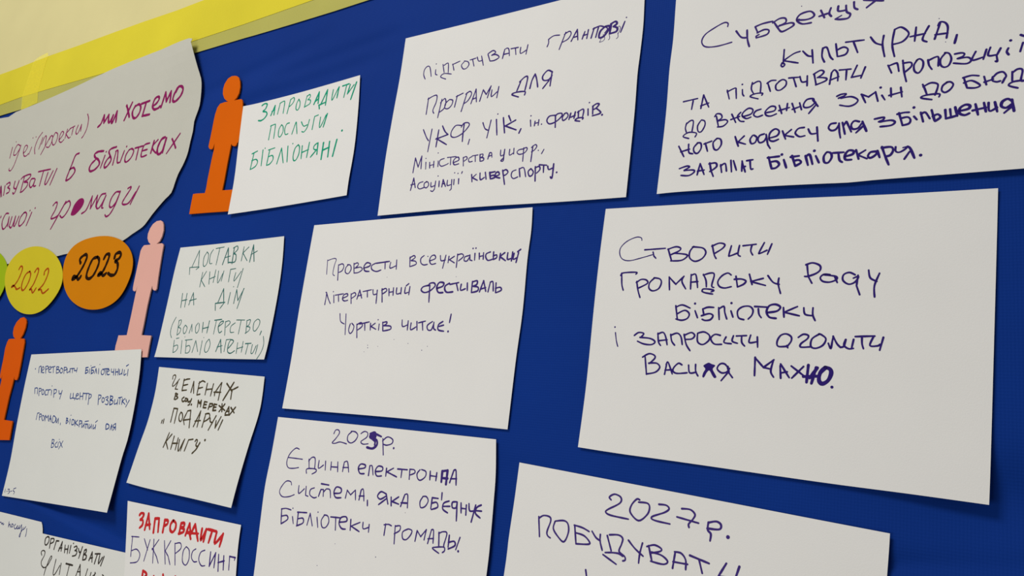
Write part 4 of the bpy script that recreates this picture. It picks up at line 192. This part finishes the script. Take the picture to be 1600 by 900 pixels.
 ('orga', 'char', 2.0, '-6378,-3001 -40,-30 10,-63 42,-12 37,45 -9,52 -40,8;- -6276,-3133 -15,117;-6291,-3016 68,10 7,-39 -67,-33;- -6167,-3131 13,110;- -6157,-3024 64,7;- -6055,-3136 43,122;- -6012,-3014 17,-114;- -6050,-3100 62,13;- -5931,-3045 21,-90;- -5858,-3039 14,-97;- -5923,-3095 73,13;- -5801,-3031 2,-93;. -5755,-2998;-5721,-3040 45,20 22,-28 -36,-28;-5690,-3076 49,-4 -10,-46 -68,-22;-5621,-3041 36,-39 35,9;- -5542,-3009 -29,-143;- -5484,-3042 4,-111;w2.2 -5483,-3044 36,16 5,-35 -35,-28;w2.2 -5477,-3091 58,-5 -1,-43 -58,-19;- -5342,-3142 33,106;- -5309,-3036 39,-115;- -5332,-3115 58,16;- -5241,-3049 110,17;- -5192,-3043 -20,-120;-5137,-3051 8,-99 57,86;- -5043,-3052 -30,-112'),
 ('orga', 'char', 1.6, '-6417,-3243 -29,35 33,27 51,-9 6,-47 -37,-81 33,-48 69,-13 65,44 52,93;-6174,-3242 -5,21 -29,-15 -44,-135 -9,-96;-6066,-3242 2,-162 43,-16 73,121;- -5930,-3270 14,-133;w2.4 - -5819,-3255 153,3;- -5739,-3253 -5,-137;- -5549,-3361 42,141;w2 - -5507,-3220 62,-160;- -5538,-3309 68,11;- -5329,-3243 -19,-126;-5241,-3271 -9,-82;-5157,-3256 5,-81;- -5144,-3265 -83,-74;-4999,-3257 32,-10'),
 ('nposl', 'navy', 1.3, '-7662,-2986 36,3 21,-19 27,18 12,-24 23,17;- -7423,-2950 13,-68;-7411,-3016 19,42 36,-40;-7337,-2966 -6,-35 35,-1 9,29 -28,10;-7243,-2957 -23,-34 36,-26 29,12;-7201,-3005 20,39 0,-42 34,10 12,38;-7135,-2960 6,-41 23,14 18,42;-7082,-2942 22,-78 2,-76 -21,6 14,41 37,53;-7030,-2969 6,-31 30,17 24,31;-6930,-2974 13,-60 -3,-42'),
]
INK={'violet': (66, 48, 122), 'crimson': (142, 30, 92), 'green': (22, 160, 122), 'teal': (56, 112, 106), 'blue': (32, 64, 136), 'umber': (78, 68, 48), 'red': (205, 45, 48), 'black': (42, 22, 10), 'rust': (176, 78, 20), 'char': (62, 56, 50), 'navy': (42, 52, 120), 'deep': (50, 34, 114)}

for k, v in INK.items():
    M['ink_' + k] = mat(k + '_ink', tuple(c * 0.95 for c in v), 0.8, 0.03, 0.10, 350)

# ------------------------------------------------------------------ helpers
def link(name, me, m, parent=None):
    o = bpy.data.objects.new(name, me); COL.objects.link(o)
    for mm in (m if isinstance(m, (list, tuple)) else [m]): me.materials.append(mm)
    if parent is not None: o.parent = parent; o.matrix_parent_inverse = parent.matrix_world.inverted()
    return o
def mesh(name, verts, faces, smooth=False):
    me = bpy.data.meshes.new(name); me.from_pydata([tuple(v) for v in verts], [], faces); me.validate(); me.update()
    if smooth:
        for p in me.polygons: p.use_smooth = True
    return me
def empty(name, loc):
    o = bpy.data.objects.new(name, None); COL.objects.link(o); o.location = loc; o.empty_display_size = 0.03
    o.matrix_world = Matrix.Translation(loc)
    return o
def tag(o, label, cat, group=None):
    o['label'] = label; o['category'] = cat
    if group: o['group'] = group
def box(name, lo, hi, m, parent=None):
    bm = bmesh.new(); bmesh.ops.create_cube(bm, size=1)
    for v in bm.verts:
        v.co = Vector([(lo[i] + hi[i]) / 2 + v.co[i] * (hi[i] - lo[i]) for i in range(3)])
    me = bpy.data.meshes.new(name); bm.to_mesh(me); bm.free()
    return link(name, me, m, parent)
def pairs(a): return [(a[i], a[i + 1]) for i in range(0, len(a), 2)]
def catmull(P, n, closed=False):
    out = []; N = len(P)
    if N < 3: return list(P)
    rng = range(N if closed else N - 1)
    for i in rng:
        g = (lambda k: P[k % N]) if closed else (lambda k: P[min(max(k, 0), N - 1)])
        p0, p1, p2, p3 = g(i - 1), g(i), g(i + 1), g(i + 2)
        for j in range(n):
            t = j / n
            out.append(tuple(0.5 * (2 * p1[c] + (p2[c] - p0[c]) * t + (2 * p0[c] - 5 * p1[c] + 4 * p2[c] - p3[c]) * t * t + (3 * p1[c] - p0[c] - 3 * p2[c] + p3[c]) * t ** 3) for c in (0, 1)))
    if not closed: out.append(P[-1])
    return out
def along(P, n):
    """n+1 points at equal chord length on a smoothed polyline"""
    Q = catmull(P, 12); L = [0]
    for a, b in zip(Q, Q[1:]): L.append(L[-1] + math.hypot(b[0] - a[0], b[1] - a[1]))
    out = []; k = 0
    for i in range(n + 1):
        d = L[-1] * i / n
        while k < len(L) - 2 and L[k + 1] < d: k += 1
        t = 0 if L[k + 1] == L[k] else (d - L[k]) / (L[k + 1] - L[k])
        out.append((Q[k][0] + (Q[k + 1][0] - Q[k][0]) * t, Q[k][1] + (Q[k + 1][1] - Q[k][1]) * t))
    return out

def height(fr, h0, lift):
    """how far a sheet stands off the board: flat where it is stuck, curling at named edges and corners"""
    tx, tz, rx, rz, bx, bz = fr
    a, b, c, d = rx - tx, bx - tx, rz - tz, bz - tz
    det = a * d - b * c
    def h(x, z):
        s = (d * (x - tx) - b * (z - tz)) / det; t = (-c * (x - tx) + a * (z - tz)) / det
        s = min(max(s, 0), 1); t = min(max(t, 0), 1)
        v = h0
        for k, am, p in lift:
            q = {'L': 1 - s, 'R': s, 'T': 1 - t, 'B': t, 'TL': (1 - s) * (1 - t), 'TR': s * (1 - t), 'BL': (1 - s) * t, 'BR': s * t}[k]
            v += am * q ** p
        return v
    return h
HF = {}
def sharpen(me, ring, n):
    rs = set(ring); 
    for e in me.edges:
        a, b = e.vertices
        if (a in rs and b in rs) or (a - n in rs and b - n in rs): e.use_edge_sharp = True
def sheet_mesh(name, sh, nx=36, ny=28, thick=0.22):
    T, B, Lf, R = (along(pairs(sh[k]), n) for k, n in (('T', nx), ('B', nx), ('L', ny), ('R', ny)))
    h = HF[name_key]
    V = []; F = []
    for j in range(ny + 1):
        v = j / ny
        for i in range(nx + 1):
            u = i / nx
            p = []
            for c in (0, 1):
                p.append((1 - v) * T[i][c] + v * B[i][c] + (1 - u) * Lf[j][c] + u * R[j][c]
                         - ((1 - u) * (1 - v) * T[0][c] + u * (1 - v) * T[-1][c] + (1 - u) * v * B[0][c] + u * v * B[-1][c]))
            V.append(W(p[0], p[1], h(p[0], p[1])))
    n = len(V)
    V += [v + Vector((0, thick * MM, 0)) for v in V]
    w = nx + 1
    for j in range(ny):
        for i in range(nx):
            a = j * w + i
            F.append((a, a + w, a + w + 1, a + 1)); F.append((n + a, n + a + 1, n + a + w + 1, n + a + w))
    ring = [i for i in range(w)] + [j * w + nx for j in range(1, ny + 1)] + [ny * w + i for i in range(nx - 1, -1, -1)] + [j * w for j in range(ny - 1, 0, -1)]
    for a, b in zip(ring, ring[1:] + ring[:1]): F.append((a, b, n + b, n + a))
    me = mesh(name, V, F)
    for p in me.polygons[:2 * nx * ny]: p.use_smooth = True
    sharpen(me, ring, n)
    return me
def poster_h(x, z):
    return 1.2 + 8.5 * math.exp(-((x + 545) ** 2 + (z - 400) ** 2) / 70.0 ** 2) + 1.2 * math.exp(-((x + 540) / 60.0) ** 2)
def card(name, P, h, thick, m, parent=None, hf=None):
    """flat cut-out of card with its own thickness, front face at height h"""
    bm = bmesh.new()
    vs = [bm.verts.new(W(x, z, h)) for x, z in P]
    f = bm.faces.new(vs)
    bm.normal_update()
    if f.normal.y > 0: f.normal_flip()
    if hf:
        xs = [p[0] for p in P]; zs = [p[1] for p in P]
        for k in range(int((max(xs) - min(xs)) / 18)):
            bmesh.ops.bisect_plane(bm, geom=bm.verts[:] + bm.edges[:] + bm.faces[:], plane_co=W(min(xs) + 18 * (k + 0.5), 0), plane_no=(1, 0, 0))
        for k in range(int((max(zs) - min(zs)) / 18)):
            bmesh.ops.bisect_plane(bm, geom=bm.verts[:] + bm.edges[:] + bm.faces[:], plane_co=W(0, min(zs) + 18 * (k + 0.5)), plane_no=(0, 0, 1))
        for v in bm.verts: v.co.y = -hf(v.co.x / MM, (v.co.z - ZB) / MM) * MM
    r_ = bmesh.ops.extrude_face_region(bm, geom=bm.faces[:])
    nv = [g for g in r_['geom'] if isinstance(g, bmesh.types.BMVert)]
    for v in nv: v.co.y += thick * MM
    bmesh.ops.recalc_face_normals(bm, faces=bm.faces[:])
    me = bpy.data.meshes.new(name); bm.to_mesh(me); bm.free()
    return link(name, me, m, parent)

# ------------------------------------------------------------------ the room
w = box('wall_back', (-3.4, 0.012, 0.0), (2.6, 0.13, 3.5), M['wall']); w['kind'] = 'structure'
f = box('floor', (-3.4, -4.2, -0.08), (2.6, 0.13, 0.0), M['floor']); f['kind'] = 'structure'

# ------------------------------------------------------------------ blue cloth with its creases
def ridge(x, z, a, b, amp, wd, soft=None):
    """a crease from a to b; soft = width on the second side, for folds with one steep flank"""
    dx, dz = b[0] - a[0], b[1] - a[1]; L = math.hypot(dx, dz)
    t = ((x - a[0]) * dx + (z - a[1]) * dz) / L / L
    d = ((x - a[0]) * dz - (z - a[1]) * dx) / L
    e = 0 if 0 <= t <= 1 else (t if t < 0 else t - 1) * L
    ww = wd if d < 0 or soft is None else soft
    return amp * math.exp(-(d / ww) ** 2 - (e / (2.2 * wd + 12)) ** 2)
CREASES = [
    # a, b, amplitude mm, width, other width
    ((-665, -262), (-470, -287), -13.0, 32, 5),
    ((-215, 304), (-400, 285), -4.5, 16, 12), ((-190, 330), (-320, 318), -3.0, 12, 9), ((-330, 345), (-470, 320), -3.0, 16, 10),
    ((448, -128), (600, -128), -12.5, 24, 34), ((290, -186), (370, -178), -2.0, 7, 4), ((370, -178), (470, -166), -2.4, 8, 4), ((60, -128), (-20, -112), 0.9, 8, 18),
    ((85, 78), (97, 96), 0.5, 1.5, 3), ((-600, 380), (-560, 290), 1.0, 14, 24), ((-560, -190), (-400, -150), .7, 10, 22),
    ((210, -120), (330, -150), 1.0, 10, 26), ((360, 90), (520, 40), 1.0, 12, 30),
]
def cloth_h(x, z):
    v = 0.7 * noise.noise(Vector((x * 0.006, z * 0.009, 3.1))) + 0.2 * noise.noise(Vector((x * 0.02, z * 0.03, 8.0)))
    for c in CREASES: v += ridge(x, z, *c)
    return v
X0, X1, Z0, Z1 = -1750, 1000, -760, 402
NX, NZ = 640, 300
V = []; F = []
for j in range(NZ + 1):
    z = Z0 + (Z1 - Z0) * j / NZ
    for i in range(NX + 1):
        x = X0 + (X1 - X0) * i / NX
        hh = min(0.62 * cloth_h(x, z), 1.5) - 1.3          # always behind the sheets
        V.append(W(x, z, hh))
n = len(V); w_ = NX + 1
for j in range(NZ):
    for i in range(NX):
        a = j * w_ + i; F.append((a, a + 1, a + w_ + 1, a + w_))
b0 = len(V)
ring = list(range(w_)) + [j * w_ + NX for j in range(1, NZ + 1)] + [NZ * w_ + i for i in range(NX - 1, -1, -1)] + [j * w_ for j in range(NZ - 1, 0, -1)]
for a in ring: V.append(Vector((V[a].x, 0.0115, V[a].z)))
for k in range(len(ring)):
    k2 = (k + 1) % len(ring); F.append((ring[k], b0 + k, b0 + k2, ring[k2]))
me = mesh('blue_cloth', V, F, True)
o = link('blue_cloth', me, M['blue']); tag(o, 'royal blue cloth stretched over the wall behind all the papers', 'cloth')
def floor_of_cloth(h): return h

# ------------------------------------------------------------------ yellow ribbon along the cloth's top edge
def extend(P, x0, x1):
    P = sorted(P)
    def slope(a, b): return (b[1] - a[1]) / (b[0] - a[0])
    s0 = slope(P[0], P[len(P) // 2]); s1 = slope(P[len(P) // 2], P[-1])
    return [(x0, P[0][1] + s0 * (x0 - P[0][0]) * 0.3)] + P + [(x1, P[-1][1] + s1 * (x1 - P[-1][0]) * 0.3)]
top, mid, bot = (extend(pairs(OUTLINES['rib_' + k]), -1700, 950) for k in ('top', 'mid', 'bot'))
def yat(P, x):
    for a, b in zip(P, P[1:]):
        if a[0] <= x <= b[0]: return a[1] + (b[1] - a[1]) * (x - a[0]) / max(b[0] - a[0], 1e-6)
    return P[-1][1]
rib = empty('yellow_ribbon', W(-375, 420, 0))
tag(rib, 'bright yellow ribbon running along the top edge of the blue cloth', 'ribbon')
def band(name, lo, hi, m, base, nz=8, nx=260):
    V = []; F = []
    for j in range(nz + 1):
        for i in range(nx + 1):
            x = -1700 + 2650 * i / nx; t = j / nz
            z = yat(lo, x) * (1 - t) + yat(hi, x) * t
            V.append(W(x, z, base(x, z, t)))
    n = len(V); w_ = nx + 1
    V += [v + Vector((0, 0.2 * MM, 0)) for v in V]
    for j in range(nz):
        for i in range(nx):
            a = j * w_ + i; F.append((a, a + 1, a + w_ + 1, a + w_)); F.append((n + a, n + a + w_, n + a + w_ + 1, n + a + 1))
    ring = list(range(w_)) + [j * w_ + nx for j in range(1, nz + 1)] + [nz * w_ + i for i in range(nx - 1, -1, -1)] + [j * w_ for j in range(nz - 1, 0, -1)]
    for a, b in zip(ring, ring[1:] + ring[:1]): F.append((a, n + a, n + b, b))
    me = mesh(name, V, F, False)
    for p in me.polygons[:2 * nx * nz]: p.use_smooth = True
    sharpen(me, ring, n)
    return link(name, me, m, rib)
wob = lambda x, z: 0.25 * noise.noise(Vector((x * 0.01, z * 0.02, 5)))
hem = band('sheer_hem', bot, [(x, z + 6) for x, z in mid], M['olive'], lambda x, z, t: 0.35 + wob(x, z) * .4)
hem['label'] = 'dull olive sheer lower hem of the ribbon'
band('bright_band', mid, top, M['yellow'], lambda x, z, t: 0.75 - 0.3 * t + wob(x, z) * .6)
o = card('tape_strip', pairs(OUTLINES['tape']), 1.0, 0.05, M['tape'])
tag(o, 'short translucent yellow tape strip crossing the ribbon above the poster left part', 'tape')

# ------------------------------------------------------------------ sheets, poster, discs, figures
ROWS = 'handwritten sheets stuck to the blue cloth'
INFO = {
    'posl': ('A5 white sheet with green capitals, right beside the upper orange figure', 'paper'),
    'pidg': ('white sheet with violet writing at top centre, second from the right in the top row', 'paper'),
    'subv': ('white sheet at the top right corner with six lines of bold violet writing', 'paper'),
    'prov': ('white sheet in the middle with three violet lines ending in an exclamation mark', 'paper'),
    'stv': ('white sheet at right centre with five violet lines, last word overwritten', 'paper'),
    'edyna': ('white sheet at bottom centre dated 2023 with the last digit overwritten', 'paper'),
    'byuduv': ('white sheet at the bottom right dated 2027 in violet pen', 'paper'),
    'dost': ('small white sheet with thin dark green capitals and brackets, right of the pink figure', 'paper_dim_left'),
    'chel': ('small white sheet with thick brown capitals and a curled lower right corner', 'paper_dim_left'),
    'per': ('white sheet with small blue pen writing overlapping the pink figure base', 'paper_dim_left'),
    'zapr': ('small white sheet at the bottom edge with a red heading over thin violet capitals', 'paper'),
    'orga': ('small white sheet at bottom left with dark grey capitals, beside the red-headed sheet', 'paper_dim_left'),
    'nposl': ('white sheet in the bottom left corner with one short navy cursive word', 'paper_dim_left'),
}
ORG = {}
for key, (label, m) in INFO.items():
    sh = SHEETS[key]; HF[key] = height(sh['fr'], sh['h0'], sh['lift']); name_key = key
    fr = sh['fr']
    root = empty('paper_sheet', W((fr[2] + fr[4]) / 2, (fr[3] + fr[5]) / 2, 0))
    tag(root, label, 'paper', ROWS)
    link('sheet', sheet_mesh('sheet', sh, thick=0.07 if key == 'orga' else 0.22), M[m], root)
    ORG[key] = root

def poly(key, smooth=3):
    P = pairs(OUTLINES[key]); return catmull(P, smooth, True) if smooth > 1 else P
FL = {
    'poster': ('paper_poster', 1.2, 0.4, 'poster', 'large grey-white poster with wavy cut edge and crimson cursive writing', 'poster', 2),
    'disc_green': ('paper_disc', 2.5, 0.5, 'disc_green', 'lime green paper disc cut off by the left edge of the photo', 'disc', 4),
    'disc_yellow': ('paper_disc', 2.9, 0.5, 'disc_yellow', 'yellow paper disc with the brown number 2022', 'disc', 4),
    'disc_orange': ('paper_disc', 3.3, 0.5, 'disc_orange', 'amber orange paper disc with the black number 2023', 'disc', 4),
    'fig_orange': ('paper_figure', 2.0, 1.6, 'orange', 'orange card figure of a standing man beside the green lettered sheet', 'cutout', 1),
    'fig_pink': ('paper_figure', 2.0, 1.6, 'pink', 'pink card figure of a standing man right of the orange disc', 'cutout', 1),
    'fig_left': ('paper_figure', 2.0, 1.6, 'orange_deep', 'orange card figure of a standing man at the left edge below the yellow disc', 'cutout', 1),
}
GR = {'disc': 'year discs in a row under the poster', 'cutout': 'card figures of standing men'}
for key, (name, h, th, m, label, cat, sm) in FL.items():
    P = poly(key, sm)
    xs = [p[0] for p in P]; zs = [p[1] for p in P]
    root = empty(name, W((min(xs) + max(xs)) / 2, (min(zs) + max(zs)) / 2, 0))
    tag(root, label, cat, GR.get(cat))
    card({'poster': 'poster_sheet', 'disc': 'disc', 'cutout': 'body'}[cat], P, h, th, M[m], root, poster_h if key == 'poster' else None)
    HF[key] = poster_h if key == 'poster' else (lambda x, z, h=h: h)
    ORG[key] = root

# ------------------------------------------------------------------ handwriting: ink strokes lying on their sheet
def ribbon_stroke(V, F, P, w, hf, eps, dot=False, fill=False):
    def add(x, z):
        V.append(W(x, z, hf(x, z) + eps)); return len(V) - 1
    def cap(x, z, ax, az, rr, n=6):
        # half disc from direction (ax, az) turned through 180 degrees
        c = add(x, z); a0 = math.atan2(az, ax); k0 = add(x + rr * math.cos(a0), z + rr * math.sin(a0)); prev = k0
        for i in range(1, n + 1):
            a = a0 + math.pi * i / n; k = add(x + rr * math.cos(a), z + rr * math.sin(a)); F.append((c, prev, k)); prev = k
    if fill:
        Q = catmull(P, 4, True); cx = sum(p[0] for p in Q) / len(Q); cz = sum(p[1] for p in Q) / len(Q)
        ids = [add(*q) for q in Q]; F.append(tuple(ids)); return
    if dot:
        x, z = P[0]; ids = [add(x + w / 2 * math.cos(a * math.pi / 5), z + w / 2 * math.sin(a * math.pi / 5)) for a in range(10)]
        F.append(tuple(ids)); return
    hw = w / 2
    lens = [0]
    for a, b in zip(P, P[1:]): lens.append(lens[-1] + math.hypot(b[0] - a[0], b[1] - a[1]))
    L = max(lens[-1], 1e-6); left = []; right = []
    ph = random.random() * 6
    for i, p in enumerate(P):
        a = P[max(i - 1, 0)]; b = P[min(i + 1, len(P) - 1)]
        dx, dz = b[0] - a[0], b[1] - a[1]; l = math.hypot(dx, dz) or 1
        nx, nz = -dz / l, dx / l
        k = hw * (1 + 0.10 * math.sin(lens[i] * 0.55 + ph)) * (0.9 if i == len(P) - 1 else 1)
        left.append(add(p[0] + nx * k, p[1] + nz * k)); right.append(add(p[0] - nx * k, p[1] - nz * k))
        if i == 0: n0 = (nx, nz, k)
        n1 = (nx, nz, k)
    for i in range(len(P) - 1): F.append((left[i], right[i], right[i + 1], left[i + 1]))
    cap(P[0][0], P[0][1], n0[0], n0[1], n0[2]); cap(P[-1][0], P[-1][1], -n1[0], -n1[1], n1[2])
def parse(s):
    tk = s.split(); w = None; mode = ''
    if tk[0][0] == 'w': w = float(tk[0][1:]); tk = tk[1:]
    if tk[0] in ('-', '.', 'F'): mode = tk[0]; tk = tk[1:]
    P = []; x = z = 0
    for t in tk:
        a, b = t.split(','); x += int(a); z += int(b); P.append((x / 10, z / 10))
    return w, mode, P
LBL = {'violet': 'violet pen', 'deep': 'bold dark violet pen', 'crimson': 'crimson marker', 'green': 'green marker', 'teal': 'thin dark green pen', 'blue': 'blue pen',
       'umber': 'brown marker', 'red': 'thick red marker', 'black': 'black brush', 'rust': 'brown brush', 'char': 'dark grey marker', 'navy': 'navy pen'}
def words(strokes, gap):
    """strokes that lie within gap mm of each other belong to one word"""
    n = len(strokes); grp = list(range(n))
    def root(i):
        while grp[i] != i: i = grp[i]
        return i
    for i in range(n):
        for j in range(i):
            if root(i) == root(j): continue
            A, B = strokes[i][2], strokes[j][2]
            if min((a[0] - b[0]) ** 2 + (a[1] - b[1]) ** 2 for a in A for b in B) < gap * gap: grp[root(i)] = root(j)
    out = {}
    for i in range(n): out.setdefault(root(i), []).append(strokes[i])
    return [v for k, v in sorted(out.items())]
WF = {'deep': 0.83, 'rust': 1.3, 'black': 1.35}
GAP = {'poster': 16.0, 'byuduv': 15.0, 'subv': 11.5, 'stv': 11.5}
for key, ink, w0, data in WRITING:
    ST = []
    for s in data.split(';'):
        w, mode, P = parse(s); w = (w or w0) * WF.get(ink, 1.0)
        if mode == '' and len(P) > 2: P = catmull(P, 5)
        elif mode == '-' and len(P) == 2:
            a, b = P; P = [(a[0] + (b[0] - a[0]) * t / 4, a[1] + (b[1] - a[1]) * t / 4) for t in range(5)]
        if mode == '' and len(P) == 1: mode = '.'
        ST.append((w, mode, P))
    e = 0.10
    disc = key.startswith('disc')
    for word in words(ST, 60.0 if disc else GAP.get(key, 9.0)):
        V = []; F = []
        for w, mode, P in word:
            ribbon_stroke(V, F, P, w * (1.15 if mode == '.' else 1), HF[key], e, mode == '.', mode == 'F')
            e += 0.0006
        o = link('year_number' if disc else 'handwritten_word', mesh('handwriting', V, F), M['ink_' + ink], ORG[key])
        o['label'] = 'year in ' + LBL[ink] + ' lettering' if disc else LBL[ink] + ' handwriting'
